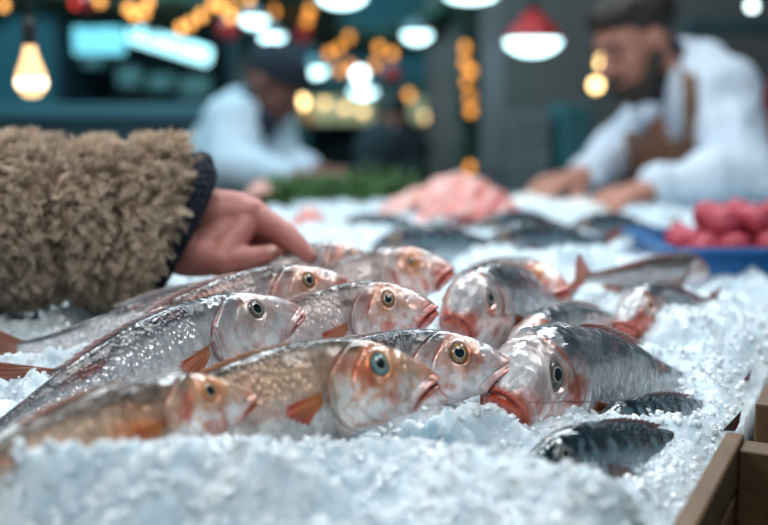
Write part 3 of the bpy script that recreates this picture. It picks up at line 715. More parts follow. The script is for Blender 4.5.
def build_sleeve():
    nt, ns = 300, 150
    t = np.linspace(0, 1, nt); th = np.linspace(0, 2 * PI, ns, endpoint=False)
    TT, HH = np.meshgrid(t, th, indexing='ij'); P, D, T, U, B = sleeve_surface(TT, HH)
    lump = fbm(P * 95, 2, 5) ; P = P + D * (0.006 * (lump - .5))[..., None]
    idx = np.arange(nt * ns).reshape(nt, ns); r2 = np.roll(idx, -1, 1)
    q = np.stack([idx[:-1], r2[:-1], r2[1:], idx[1:]], -1).reshape(-1, 4)
    V = P.reshape(-1, 3)
    c0, c1 = len(V), len(V) + 1
    V = np.concatenate([V, [P[0].mean(0) + np.array([-.02, 0, 0]), P[-1].mean(0)]])
    f1 = np.stack([np.full(ns, c0), idx[0], r2[0]], -1)[:, ::-1]; f2 = np.stack([np.full(ns, c1), r2[-1], idx[-1]], -1)[:, ::-1]
    base = np.tile([.30, .20, .14, 1.0], (len(V), 1))
    V0 = V; F4 = q; F3 = [f1, f2]
    # curly pile
    rng = np.random.default_rng(3)
    NC = 5200; per = 13; nsg = 5
    ct = rng.random(NC) ** 1.15 * .82 - 0.004; cth = rng.random(NC) * 2 * PI
    ct = np.clip(ct, 0.0, 1)
    CPt, CD, CT, CU, CB = sleeve_surface(ct, cth)
    lean = CT * rng.normal(0, .55, (NC, 1)) + np.cross(CT, CD) * rng.normal(0, .55, (NC, 1)) + CT * -.25 + np.array([0, 0, -.30])
    ln = .0085 + .0070 * rng.random(NC)
    tipc = CPt + CD * ln[:, None] + lean * (ln * .75)[:, None]
    n = NC * per
    ci = np.repeat(np.arange(NC), per)
    off = rng.normal(0, .0034, (n, 2)); s1 = np.cross(CT, CD)[ci]; s0 = CT[ci]
    root = CPt[ci] + s0 * off[:, :1] + s1 * off[:, 1:] - CD[ci] * .001
    tip = tipc[ci] + rng.normal(0, .0013, (n, 3)) + s0 * off[:, :1] * .25 + s1 * off[:, 1:] * .25
    curl = rng.random(n) * .9 + .3 + np.repeat(rng.random(NC) * 6.28, per); amp = .0016 * (.6 + .8 * rng.random(n))
    w = np.linspace(0, 1, nsg)
    path = root[:, None] * (1 - w)[None, :, None] + tip[:, None] * w[None, :, None] + CD[ci][:, None] * (np.sin(w * PI) * .002)[None, :, None]
    ang = curl[:, None] + w[None] * 5.0
    path = path + (s0[:, None] * np.cos(ang)[..., None] + s1[:, None] * np.sin(ang)[..., None]) * (amp[:, None] * np.sin(w * PI * .9)[None])[..., None]
    rad = (.00042 * (1 - .75 * w))[None, :, None]
    ks = np.arange(3) * 2 * PI / 3
    ring = path[:, :, None, :] + (s0[:, None, None, :] * np.cos(ks)[None, None, :, None] + s1[:, None, None, :] * np.sin(ks)[None, None, :, None]) * rad[..., None]
    HV = ring.reshape(-1, 3); b0 = len(V0)
    bi = b0 + np.arange(n)[:, None, None] * nsg * 3 + np.arange(nsg - 1)[None, :, None] * 3
    k = np.arange(3)[None, None]; k2 = (k + 1) % 3
    hq = np.stack([bi + k, bi + k2, bi + 3 + k2, bi + 3 + k], -1).reshape(-1, 4)
    tone = (.75 + .5 * rng.random(NC))[ci] * (.85 + .3 * rng.random(n))
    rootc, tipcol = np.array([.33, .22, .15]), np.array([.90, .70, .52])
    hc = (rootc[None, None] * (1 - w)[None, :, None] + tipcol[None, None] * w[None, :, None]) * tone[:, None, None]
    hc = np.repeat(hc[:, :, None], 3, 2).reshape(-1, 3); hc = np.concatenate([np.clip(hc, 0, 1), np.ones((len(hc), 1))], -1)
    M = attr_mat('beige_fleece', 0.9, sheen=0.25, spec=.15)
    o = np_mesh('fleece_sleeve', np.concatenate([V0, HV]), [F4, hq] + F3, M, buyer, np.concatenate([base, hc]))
    o.matrix_parent_inverse = Matrix.Translation(-buyer.location)
    return o
build_sleeve()
# ribbed navy cuff
def build_cuff():
    nt, ns = 46, 220
    t = np.linspace(-0.042, 0.05, nt); th = np.linspace(0, 2 * PI, ns, endpoint=False)
    TT, HH = np.meshgrid(t, th, indexing='ij')
    P, D, T, U, B = sleeve_surface(np.zeros_like(TT), HH)
    C = np.array(at(176, 221, .945)); d0 = np.array(sleeve_axis(0.0) - sleeve_axis(0.02)); d0 /= np.linalg.norm(d0)
    v = (TT + .042) / .092
    r = .0520 + .003 * np.sin(v * PI) - .010 * sstep(.25, 0, v) + .0009 * np.cos(HH * 46)
    r = r * (1 + .10 * np.sin(HH) ** 2)
    ax = -(TT) * .28
    G = C + D * r[..., None] * 1.0 + d0 * ax[..., None] + d0 * (.019 * np.sin(HH) + .003)[..., None]
    fz = fbm(G * 240, 2, 6); G = G + D * (.0035 * (fz - .5))[..., None]
    inner = C + D * (r - .008)[..., None] + d0 * (ax - .001)[..., None] + d0 * (.019 * np.sin(HH) + .003)[..., None]
    idx = np.arange(nt * ns).reshape(nt, ns); r2 = np.roll(idx, -1, 1); n = nt * ns
    q = np.stack([idx[:-1], r2[:-1], r2[1:], idx[1:]], -1).reshape(-1, 4)
    e0 = np.stack([idx[0], idx[0] + n, r2[0] + n, r2[0]], -1); e1 = np.stack([idx[-1], r2[-1], r2[-1] + n, idx[-1] + n], -1)
    o = np_mesh('knitted_cuff', np.concatenate([G.reshape(-1, 3), inner.reshape(-1, 3)]), [q, q[:, ::-1] + n, e0, e1], pbr('navy_knit', (.008, .012, .028), .9, bump=.5, scale=300), buyer)
    o.matrix_parent_inverse = Matrix.Translation(-buyer.location)
build_cuff()

# ------------------------------------------------------------------ sellers behind the stall
M_white = pbr('white_jacket_cloth', (.66, .74, .84), .85, noise=.12, scale=14, bump=.25)
M_coat = pbr('white_work_coat', (.58, .70, .80), .85, noise=.12, scale=14, bump=.2)
M_apron = pbr('brown_leather_apron', (.20, .085, .040), .5, noise=.35, scale=18, bump=.15)
M_navy = pbr('navy_knit_hat', (.010, .020, .034), .9, bump=.3, scale=120)
M_black = pbr('black_fabric', (.012, .013, .018), .9)
M_hair = pbr('dark_brown_hair', (.030, .018, .012), .6, noise=.5, scale=90, bump=.6)
M_trous = pbr('dark_trousers', (.02, .025, .035), .9)
M_pale = pbr('white_eyeball', (.7, .7, .68), .3)

def hand_caps(wrist, knuckle, palm_dn, s=1.0, curl=.8, flip=1):
    """palm and five fingers reaching from the wrist to the knuckles; palm_dn is the palm side"""
    w_, k_ = Vector(wrist), Vector(knuckle); d = (k_ - w_).normalized(); dn = Vector(palm_dn); dn = (dn - d * dn.dot(d)).normalized()
    side = d.cross(dn) * flip; L_ = .085 * s; out = []
    for i, (o, ln) in enumerate([(-.030, .070), (-.010, .078), (.010, .074), (.029, .058)]):
        m = w_ + d * (L_ - abs(o) * .25) + side * o * s
        out.append((w_ + side * o * .45 * s, m, .017 * s, .0125 * s)); p = m; a = curl * .35; r = .0108 * s
        for j, f in enumerate((.45, .30, .25)):
            q = p + (d * math.cos(a) + dn * math.sin(a)) * ln * f * s
            out.append((p, q, r, r * .88)); p = q; a += curl * .55; r *= .88
    b = w_ + d * .022 * s - side * .022 * s + dn * .006 * s
    t1 = b + (d * .75 - side * .65 + dn * .25).normalized() * .042 * s; t2 = t1 + (d * .95 - side * .15 + dn * .3).normalized() * .030 * s
    t3 = t2 + (d * .95 + side * .1 + dn * .3).normalized() * .024 * s
    return out + [(w_, b, .018 * s, .017 * s), (b, t1, .017 * s, .0125 * s), (t1, t2, .0125 * s, .0105 * s), (t2, t3, .0105 * s, .008 * s)]

def head_parts(c, face, up, s=1.0):
    """caps, ellipsoids of a head; c centre, face direction, up direction"""
    f = Vector(face).normalized(); u = (Vector(up) - f * Vector(up).dot(f)).normalized(); x = f.cross(u)
    Rm = Matrix((x, f, u)).transposed()
    P = lambda a, b, c_: Vector(c) + (x * a + f * b + u * c_) * s
    e = [(P(0, -.010, .025), (.076 * s, .096 * s, .092 * s), Rm), (P(0, .022, -.040), (.058 * s, .068 * s, .070 * s), Rm),
         (P(0, .055, -.088), (.030 * s, .026 * s, .020 * s), Rm),
         (P(0, .078, .028), (.050 * s, .014 * s, .012 * s), Rm),
         (P(.038, .062, -.025), (.022 * s, .022 * s, .020 * s), Rm), (P(-.038, .062, -.025), (.022 * s, .022 * s, .020 * s), Rm),
         (P(.079, -.005, -.008), (.009 * s, .018 * s, .030 * s), Rm), (P(-.079, -.005, -.008), (.009 * s, .018 * s, .030 * s), Rm),
         (P(0, .086, -.060), (.024 * s, .009 * s, .006 * s), Rm), (P(0, .084, -.070), (.020 * s, .009 * s, .006 * s), Rm)]
    cp = [(P(0, .086, .015), P(0, .108, -.026), .009 * s, .014 * s)]
    return cp, e, P, Rm

def child(o, par):
    o.parent = par; o.matrix_parent_inverse = Matrix.Translation(-par.location) if par.type == 'EMPTY' else Matrix.Identity(4)
    return o
def folds(a, sc, seed):
    return lambda V: ((fbm(V * np.array([sc, sc, sc * .6]), 3, seed) - .5) * a).astype(np.float32)

# right seller: brown hair, beard, white hooded jacket, brown apron
H = at(634, 42, 2.42); D_ = 2.38
sr = empty('person', (at(700, 220, 2.60).x, at(700, 220, 2.60).y, 0), 'bearded person in white hooded jacket and brown apron bending over the ice at right', 'person')
fdir = Vector((-.74, -.42, -.46)); cpH, elH, PH, RH = head_parts(H, fdir, (-.35, -.1, 1), .98)
neck0, neck1 = H + Vector((.05, .03, -.05)), at(676, 92, 2.50)
shL, shR = at(716, 96, 2.36), at(662, 108, 2.66)
wrL, wrR = at(648, 190, 2.16), at(578, 178, 2.42)
pel = at(728, 262, 2.72)
caps = cpH + [(neck0, neck1, .062, .070), (neck1, at(700, 150, 2.55), .10, .13), (at(700, 150, 2.55), pel, .13, .14), (shL, shR, .07, .07)]
caps += [(shL, at(742, 176, 2.26), .052, .044), (at(742, 176, 2.26), wrL, .042, .029), (shR, at(612, 160, 2.66), .052, .044), (at(612, 160, 2.66), wrR, .040, .028)]
for sx in (-.10, .10):
    hp = pel + Vector((sx, 0, -.05)); kn = Vector((hp.x, hp.y - .03, .50)); an = Vector((hp.x, hp.y + .03, .09))
    caps += [(hp, kn, .090, .062), (kn, an, .058, .042), (an, Vector((an.x, an.y - .16, .045)), .045, .035)]
caps += hand_caps(wrL, at(606, 200, 2.10), (0, .1, -1), 1.12, .75, 1) + hand_caps(wrR, at(543, 186, 2.34), (0, .1, -1), 1.12, .6, -1)
bodyR = child(blob('body', caps, elH, .0065, M_skinR, smooth=4), sr)
# jacket
jc = [(at(690, 105, 2.52), at(704, 150, 2.56), .125, .155), (at(704, 150, 2.56), at(722, 232, 2.66), .155, .160), (shL, shR, .092, .088)]
jc += [(shL, at(744, 176, 2.25), .084, .070), (at(744, 176, 2.25), at(664, 186, 2.17), .070, .047), (shR, at(613, 158, 2.66), .078, .064), (at(613, 158, 2.66), at(588, 174, 2.45), .060, .043)]
child(blob('hooded_jacket', jc, [], .008, M_white, smooth=4, post=folds(.045, 15, 90)), sr)
hood = [(at(672, 62, 2.56), at(706, 66, 2.44), .060, .060), (at(706, 66, 2.44), at(716, 88, 2.42), .055, .06), (at(655, 80, 2.60), at(672, 62, 2.56), .045, .06), (at(645, 112, 2.42), at(660, 78, 2.46), .025, .04)]
child(blob('hood', hood, [], .008, M_white, smooth=4, post=folds(.022, 16, 91)), sr)
child(blob('black_collar', [(at(655, 42, 2.44), at(668, 62, 2.47), .042, .055), (at(668, 62, 2.47), at(652, 92, 2.42), .050, .036)], [], .008, M_black, smooth=4), sr)
def shell(name, pts_fn, nu, nv, th, mat, par):
    """a curved sheet of real thickness: pts_fn(u, v) -> Vector"""
    A = np.array([[list(pts_fn(i / (nu - 1), j / (nv - 1))) for j in range(nv)] for i in range(nu)])
    du = np.gradient(A, axis=0); dv = np.gradient(A, axis=1); n = np.cross(du, dv); n /= np.linalg.norm(n, axis=-1, keepdims=True) + 1e-9
    a, b = A + n * th / 2, A - n * th / 2; idx = np.arange(nu * nv).reshape(nu, nv); o = nu * nv
    q = np.stack([idx[:-1, :-1], idx[1:, :-1], idx[1:, 1:], idx[:-1, 1:]], -1).reshape(-1, 4)
    per = np.concatenate([idx[:, 0], idx[-1, 1:], idx[-2::-1, -1], idx[0, -2:0:-1]])
    sk = np.stack([per, per + o, np.roll(per, -1) + o, np.roll(per, -1)], -1)
    ob = np_mesh(name, np.concatenate([a.reshape(-1, 3), b.reshape(-1, 3)]), [q, q[:, ::-1] + o, sk], mat)
    return child(ob, par) if par else ob
def apr(u, v):
    # wraps round the front of the torso, from chest (v=0) to below the table edge (v=1)
    ax = at(704, 135, 2.56).lerp(at(722, 262, 2.66), v); r = .186 + .022 * v
    wv = (0.85 + .55 * sstep(.10, .45, v)) if True else 1
    a = math.radians(-138) + (u - .5) * 2.0 * wv
    return ax + Vector((math.cos(a) * r, math.sin(a) * r, .012 * math.sin(u * 9)))
shell('apron', apr, 40, 40, .004, M_apron, sr)
def strap(name, pts, wd, par, mat=M_apron):
    P = [Vector(p) for p in pts]
    def fn(u, v):
        t = v * (len(P) - 1); i = min(int(t), len(P) - 2); f_ = t - i
        p = P[i].lerp(P[i + 1], f_); return p + Vector((wd * (u - .5), 0, wd * .2 * (u - .5)))
    return shell(name, fn, 4, 30, .004, mat, par)
strap('apron_strap', [at(692, 150, 2.31), at(691, 125, 2.285), at(690, 100, 2.27), at(689, 78, 2.29), at(684, 60, 2.37)], .030, sr)
hairc = [PH(0, -.030, .050), PH(0, .006, .082)]
child(blob('hair', [(PH(-.03, .052, .092), PH(.03, .052, .094), .020, .020)], [(hairc[0], (.087, .100, .084), RH), (hairc[1], (.078, .080, .045), RH)], .005, M_hair, smooth=3, post=folds(.014, 45, 92)), sr)
child(blob('beard', [(PH(.062, .015, -.045), PH(.045, .055, -.092), .020, .022), (PH(-.062, .015, -.045), PH(-.045, .055, -.092), .020, .022), (PH(.045, .055, -.092), PH(-.045, .055, -.092), .024, .024), (PH(.028, .092, -.050), PH(-.028, .092, -.050), .008, .008)], [(PH(0, .058, -.095), (.052, .040, .034), RH)], .005, M_hair, smooth=3, post=folds(.008, 60, 93)), sr)
for sx in (-.031, .031):
    child(blob('eyebrow', [(PH(sx * .5, .094, .030), PH(sx * 1.5, .084, .032), .006, .005)], [], .002, M_hair, smooth=1), sr)
    child(blob('closed_eyelashes', [(PH(sx * .6, .083, .000), PH(sx * 1.4, .078, .002), .003, .003)], [], .0015, M_hair, smooth=1), sr)

# left seller: dark skin, navy beanie, white coat
sl = empty('person', (at(240, 230, 3.6).x, at(240, 230, 3.6).y, 0), 'blurred person in white coat and navy beanie working behind the herbs at left', 'person')
H2 = at(275, 86, 3.45); cp2, el2, P2, R2 = head_parts(H2, (.72, -.45, -.42), (.25, 0, 1), 1.05)
sA, sB = at(234, 122, 3.45), at(268, 122, 3.75)
w1, w2 = at(296, 177, 3.18), at(322, 172, 3.30)
pe2 = at(228, 205, 3.65)
caps = cp2 + [(H2 + Vector((-.02, .02, -.06)), at(252, 120, 3.55), .06, .07), (at(250, 132, 3.58), pe2, .13, .13), (sA, sB, .07, .07),
              (sA, at(236, 172, 3.35), .05, .043), (at(236, 172, 3.35), w1, .040, .028), (sB, at(284, 165, 3.65), .05, .042), (at(284, 165, 3.65), w2, .040, .028)]
for sx in (-.10, .10):
    hp = pe2 + Vector((sx, 0, -.05)); caps += [(hp, Vector((hp.x, hp.y - .03, .50)), .09, .062), (Vector((hp.x, hp.y - .03, .50)), Vector((hp.x, hp.y, .09)), .058, .042), (Vector((hp.x, hp.y, .09)), Vector((hp.x, hp.y - .16, .045)), .045, .035)]
caps += hand_caps(w1, at(318, 176, 3.08), (0, .1, -1), 1.1, .7, 1) + hand_caps(w2, at(346, 174, 3.24), (0, .1, -1), 1.1, .7, -1)
child(blob('body', caps, el2, .008, M_skinL, smooth=4), sl)
jc = [(at(248, 130, 3.58), at(240, 165, 3.60), .150, .190), (at(240, 165, 3.60), at(226, 235, 3.66), .190, .200), (sA, sB, .100, .095), (sA, at(234, 168, 3.34), .100, .085), (at(234, 168, 3.34), at(286, 178, 3.20), .085, .055),
      (sB, at(284, 162, 3.64), .085, .07), (at(284, 162, 3.64), at(310, 170, 3.36), .066, .05), (at(232, 112, 3.5), at(250, 106, 3.62), .07, .07)]
child(blob('work_coat', jc, [], .010, M_coat, smooth=4, post=folds(.03, 11, 95)), sl)
child(blob('scarf', [(at(252, 104, 3.50), at(262, 126, 3.42), .060, .050), (at(262, 106, 3.58), at(270, 118, 3.45), .050, .04)], [], .010, M_navy, smooth=3), sl)
child(blob('beanie', [], [(P2(0, -.012, .058), (.094, .112, .078), R2), (P2(0, -.004, .040), (.096, .112, .028), R2)], .006, M_navy, smooth=3), sl)

# third person, far back, dark coat
tp = empty('person', (at(392, 190, 5.2).x, at(392, 190, 5.2).y, 0), 'distant blurred person in black coat standing between the two sellers', 'person')
H3 = at(391, 118, 5.2); cp3, el3, P3, R3 = head_parts(H3, (.2, -.9, -.3), (0, 0, 1), 1.05)
pe3 = at(392, 205, 5.3)
caps = cp3 + [(H3 + Vector((0, .02, -.06)), at(392, 140, 5.25), .06, .08), (at(392, 150, 5.25), pe3, .13, .13)]
for sx in (-.10, .10):
    hp = pe3 + Vector((sx, 0, 0)); caps += [(hp, Vector((hp.x, hp.y, .48)), .09, .06), (Vector((hp.x, hp.y, .48)), Vector((hp.x, hp.y, .09)), .055, .04), (Vector((hp.x, hp.y, .09)), Vector((hp.x, hp.y - .15, .045)), .045, .035)]
a1, a2 = at(373, 150, 5.2), at(411, 150, 5.2); e1, e2 = at(368, 188, 5.1), at(416, 188, 5.1)
w3, w4 = at(380, 196, 4.95), at(404, 196, 4.95)
caps += [(a1, e1, .05, .04), (e1, w3, .04, .03), (a2, e2, .05, .04), (e2, w4, .04, .03)]
caps += hand_caps(w3, at(386, 200, 4.8), (0, .1, -1), 1.1, .7, 1) + hand_caps(w4, at(400, 200, 4.8), (0, .1, -1), 1.1, .7, -1)
child(blob('body', caps, el3, .010, M_skinR, smooth=3), tp)
child(blob('black_coat', [(at(392, 148, 5.25), at(392, 215, 5.3), .17, .18), (a1, a2, .10, .10), (a1, e1, .08, .065), (e1, w3, .065, .045), (a2, e2, .08, .065), (e2, w4, .065, .045)], [], .014, M_black, smooth=3), tp)
child(blob('hair', [], [(P3(0, -.015, .050), (.09, .105, .085), R3)], .010, M_hair, smooth=2), tp)

# ------------------------------------------------------------------ things on the far ice
# pink fillets
def fillet(label, px, py, d, L_, W_, rot, col, seed, group='pink fillets heaped on the ice', name='fish_fillet', thick=.022, tilt=0.0):
    nu, nv = 60, 40; u = np.linspace(0, 1, nu)[:, None]; v = np.linspace(-1, 1, nv)[None]
    wdt = W_ * np.sin(PI * np.clip(u * .96 + .02, 0, 1)) ** .45 * (1 - .35 * u)
    X = (u - .5) * L_ + 0 * v; Y = v * wdt / 2 + 0 * u
    hgt = thick * (1 - np.abs(v) ** 2.6) * np.sin(PI * np.clip(u, .02, .98)) ** .4
    P = np.stack([X, Y, hgt], -1); nz = fbm(P * 60 + seed, 3, seed)
    P[..., 2] += .004 * (nz - .5) + .0035 * np.sin(u * 26 + np.abs(v) * 5)
    Bt = P.copy(); Bt[..., 2] = -.10 * hgt
    bendz = -.9 * (P[..., 0] ** 2) / L_ ; P[..., 2] += bendz; Bt[..., 2] += bendz
    idx = np.arange(nu * nv).reshape(nu, nv); o = nu * nv
    q = np.stack([idx[:-1, :-1], idx[1:, :-1], idx[1:, 1:], idx[:-1, 1:]], -1).reshape(-1, 4)
    per = np.concatenate([idx[:, 0], idx[-1, 1:], idx[-2::-1, -1], idx[0, -2:0:-1]])
    sk = np.stack([per, per + o, np.roll(per, -1) + o, np.roll(per, -1)], -1)
    st_ = sstep(.35, .65, .5 + .5 * np.sin(u * 26 + np.abs(v) * 5 + 2 * nz))
    c = np.array(col)[None, None] * (.85 + .3 * nz[..., None]); c = c * (1 - .35 * st_[..., None]) + np.array([.85, .72, .68]) * .35 * st_[..., None]
    c = np.concatenate([c, np.ones(c.shape[:2] + (1,))], -1).reshape(-1, 4)
    o_ = np_mesh(name, np.concatenate([P.reshape(-1, 3), Bt.reshape(-1, 3)]), [q, q[:, ::-1] + o, sk], M_FIL, None, np.clip(np.concatenate([c, c]), 0, 1))
    o_.location = at(px, py, d); o_.rotation_euler = (tilt, 0, rot)
    return props(o_, label, 'fish fillet', group)
M_FIL = attr_mat('raw_fillet', .3, sss=.25); M_FIL.node_tree.nodes['Principled BSDF'].inputs['Coat Weight'].default_value = .4
pk, pk2, pk3 = (.80, .26, .22), (.84, .40, .34), (.72, .19, .17)
fillet('pink fillet at the left end of the far fillet heap', 412, 205, 2.0, .17, .075, .5, pk2, 1)
fillet('deep pink fillet at the front of the far fillet heap', 455, 212, 1.95, .20, .085, -.15, pk, 2)
fillet('pink fillet at the right front of the far fillet heap, beside the white fish pieces', 492, 210, 1.97, .17, .08, .25, pk3, 3)
fillet('pale pink fillet in the middle layer of the far heap, left side', 432, 199, 2.06, .19, .085, -.3, pk2, 4, thick=.026)
fillet('coral fillet in the middle layer of the far heap, right side', 478, 198, 2.06, .19, .085, .2, pk, 5, thick=.026)
fillet('pale coral fillet lying on top of the far heap', 458, 188, 2.10, .20, .085, .05, (.85, .38, .32), 6, thick=.028)
fillet('small pink fish scrap on ice to the right of the pointing hand', 310, 222, 1.75, .085, .05, .9, pk, 7, group='pink scraps on the ice')
fillet('small pale pink piece behind the knuckles, in front of the herbs', 262, 192, 2.25, .075, .05, .3, pk2, 8, group='pink scraps on the ice')
fillet('white fish fillet held down by the right seller, the left one', 530, 205, 2.12, .18, .08, .15, (.86, .84, .80), 9, group='white fillets under the seller\'s hands')
fillet('white fish fillet under the right seller\'s nearer hand', 578, 210, 2.02, .17, .08, -.25, (.85, .80, .76), 10, group='white fillets under the seller\'s hands')

# herbs: leafy bunch along the far edge
def herbs():
    rng = np.random.default_rng(12); n = 2600; V = []; Fq = []
    t = rng.random(n); c0, c1 = np.array(at(262, 206, 2.30)), np.array(at(412, 198, 2.38))
    c = c0 + (c1 - c0) * t[:, None] + rng.normal(0, 1, (n, 3)) * np.array([.02, .035, .016]) + np.array([0, 0, .012])
    d = rng.normal(0, 1, (n, 3)); d[:, 2] = np.abs(d[:, 2]) * .7; d /= np.linalg.norm(d, axis=1, keepdims=True)
    s_ = np.cross(d, rng.normal(0, 1, (n, 3))); s_ /= np.linalg.norm(s_, axis=1, keepdims=True); nn = np.cross(d, s_)
    L_ = (.014 + .020 * rng.random(n))[:, None]; W_ = L_ * .32
    pts = [c, c + d * L_ * .5 + s_ * W_, c + d * L_, c + d * L_ * .5 - s_ * W_, c + d * L_ * .5 + nn * W_ * .5]
    V = np.stack(pts, 1).reshape(-1, 3); b = np.arange(n)[:, None] * 5
    tri = np.concatenate([b + np.array([0, 1, 4]), b + np.array([1, 2, 4]), b + np.array([2, 3, 4]), b + np.array([3, 0, 4]), b + np.array([0, 3, 1]), b + np.array([3, 2, 1])])
    g = np.clip(np.array([.045, .13, .028])[None] * (.5 + 1.0 * rng.random((n, 1))), 0, 1)
    col = np.repeat(np.concatenate([g, np.ones((n, 1))], 1), 5, 0)
    o = np_mesh('green_herbs', V, [tri], attr_mat('herb_leaf', .5), None, col, smooth=False)
    props(o, 'blurred heap of dark green herbs along the back edge of the ice', 'herbs', kind='stuff')
herbs()

# blue tray with red fruit
M_blue = pbr('blue_plastic', (.010, .12, .33), .35)
ty = empty('plastic_tray', (0, 0, 0), 'blue plastic tray of red fruit standing on the ice at right', 'tray')
tc = at(768, 260, 1.42); tw, tl, thh = .31, .22, .056
def tray_box(name, c, s_): return box(name, c, s_, M_blue, ty, None, .002)
zb = tc.z - .035
tray_box('tray_base', (tc.x, tc.y, zb), (tw - .004, tl - .004, .005))
for sx in (-1, 1): tray_box('side_wall', (tc.x + sx * (tw / 2 - .0025), tc.y, zb + thh / 2 + .0028), (.005, tl, thh))
for sy in (-1, 1): tray_box('end_wall', (tc.x, tc.y + sy * (tl / 2 - .0025), zb + thh / 2 + .0028), (tw - .0102, .005, thh))
for sx in (-1, 1): tray_box('rim', (tc.x + sx * (tw / 2 + .006), tc.y, zb + thh + .0065), (.018, tl + .024, .007))
for sy in (-1, 1): tray_box('rim', (tc.x, tc.y + sy * (tl / 2 + .006), zb + thh + .0065), (tw - .0065, .0115, .007))
M_red = pbr('frosty_red_fruit', (.56, .08, .12), .5, noise=.6, scale=45, bump=.4, sss=.2, col2=(.34, .015, .035))
rng = random.Random(4)
def fruit(r, seed):
    bm = bmesh.new(); bmesh.ops.create_icosphere(bm, subdivisions=4, radius=1)
    V = np.array([v.co[:] for v in bm.verts])
    k = fbm(V * 2.2 + seed, 2, seed); b = 1 - np.abs(2 * vnoise(V * 5.5 + seed * 3, seed + 50) - 1)
    rr = r * (.90 + .22 * k + .10 * b)
    for v, q in zip(bm.verts, rr): v.co = v.co * q; v.co.z *= .9
    return from_bm('red_fruit', bm, M_red, None, True)
places = []
zr = zb + .003
for j in range(5):
    for i in range(7): places.append((tc.x - .126 + i * .042 + .002 * (j % 2), tc.y - .080 + j * .040, zr + .022, 1))
for j in range(4):
    for i in range(6): places.append((tc.x - .105 + i * .042, tc.y - .060 + j * .040, zr + .055, 2))
for j in range(3):
    for i in range(4): places.append((tc.x - .072 + i * .044, tc.y - .040 + j * .040, zr + .087, 3))
LB = {1: 'red fruit in the bottom layer of the blue tray', 2: 'red fruit in the middle layer heaped above the rim of the blue tray', 3: 'red fruit on top of the heap in the blue tray'}
GR = {1: 'red fruit in the bottom layer', 2: 'red fruit in the middle layer', 3: 'red fruit on top of the heap'}
fr = [fruit(.0195, 3 * k + 1) for k in range(4)]
for f_ in fr: COL.objects.unlink(f_)
for k, (x, y, z, ly) in enumerate(places):
    o = fr[k % 4].copy(); COL.objects.link(o)
    o.location = (x + rng.uniform(-.003, .003), y + rng.uniform(-.003, .003), z + rng.uniform(-.002, .002)); o.rotation_euler = (rng.uniform(0, 6), rng.uniform(0, 6), rng.uniform(0, 6))
    o.name = 'red_fruit'; props(o, LB[ly], 'fruit', GR[ly])

# ------------------------------------------------------------------ market hall behind
M_post = pbr('grey_steel_post', (.13, .155, .17), .5, .3)
M_lit = glow('lit_display_glass', (.22, .72, .85), 1.0)
M_tube = glow('cold_light_tube', (.45, .92, 1.0), 2.4)
M_case = pbr('display_case_enamel', (.045, .13, .165), .45)
M_case2 = pbr('dark_case_metal', (.022, .070, .090), .5)
M_goods = pbr('pale_green_goods', (.25, .50, .50), .6, noise=.6, scale=9)
def pxbox(name, x0, y0, x1, y1, d, depth, mat, parent=None, rot=None):
    a, b = at(x0, y1, d), at(x1, y0, d)
    c = Vector(((a.x + b.x) / 2, a.y + depth / 2, (a.z + b.z) / 2))
    return box(name, c, (abs(b.x - a.x), depth, abs(b.z - a.z)), mat, parent, rot, .004)
def cold_case(x0, x1, d, label):
    t = empty('display_case', (0, 0, 0), label, 'display case')
    a = at(x0, 120, d); b = at(x1, 120, d); cx = (a.x + b.x) / 2; w_ = b.x - a.x; y = a.y; z1 = a.z
    box('cabinet_base', (cx, y + .45, z1 / 2), (w_, .9, z1), M_case2, t, None, .01)
    box('front_panel', (cx, y - .02, z1 - .16), (w_ * .98, .03, .20), M_case, t, None, .005)
    box('shelf', (cx, y + .45, z1 + .02), (w_ * .98, .86, .03), M_case, t, None, .004)
    for sx in (-1, 1): box('side_frame', (cx + sx * (w_ / 2 - .02), y + .45, z1 + .27), (.035, .86, .46), M_case2, t, None, .004)
    box('canopy', (cx, y + .45, z1 + .53), (w_, .9, .05), M_case, t, None, .006)
    box('back_panel', (cx, y + .88, z1 + .27), (w_ * .98, .03, .46), M_case2, t, None, .003)
    return t, cx, w_, y, z1
cc, cx, w_, y_, z1 = cold_case(52, 238, 4.6, 'long cold display case with bright cyan lights behind the fur sleeve')
r1 = Matrix.Rotation(math.radians(17), 3, 'Y')
box('light_tube', at(170, 45, 4.55), (.36, .05, .075), M_tube, cc, r1, .02)
pxbox('lit_panel', 74, 28, 124, 54, 4.5, .03, M_lit, cc)
for k, (x, yv, w2_, h2_) in enumerate([(128, 78, 22, 20), (160, 82, 26, 16), (195, 88, 30, 22), (92, 62, 20, 10)]):
    o = pxbox('goods_box', x - w2_ / 2, yv - h2_ / 2, x + w2_ / 2, yv + h2_ / 2, 4.75, .12, M_goods)
    props(o, ['pale teal box of goods, second from left in the lit display case', 'pale teal box of goods, third from left in the lit display case', 'tallest pale teal box of goods at the right end of the lit display case', 'flat pale teal box at the left end of the lit display case'][k], 'box', 'boxes in the display case')
M_strip = glow('lit_fridge_door', (.30, .75, .85), .75)
fr_ = empty('glass_door_fridge', (0, 0, 0), 'tall lit fridge with pale blue door behind the seller in the beanie', 'fridge')
a = at(241, 40, 6.0)
box('fridge_body', (a.x, a.y + .32, .95), (.42, .6, 1.9), M_case2, fr_, None, .01)
box('lit_door', (a.x - .01, a.y, 1.47), (.16, .02, .34), M_strip, fr_, None, .004)
box('lower_door', (a.x, a.y, .62), (.38, .02, 1.1), M_case, fr_, None, .004)
lc = empty('low_counter', (0, 0, 0), 'low teal counter running behind the sleeve, under the display case', 'counter')
pxbox('counter_top', -60, 104, 226, 118, 4.1, .35, pbr('teal_counter_top', (.06, .20, .25), .4), lc)
a = at(-60, 118, 4.1); b = at(226, 118, 4.1)
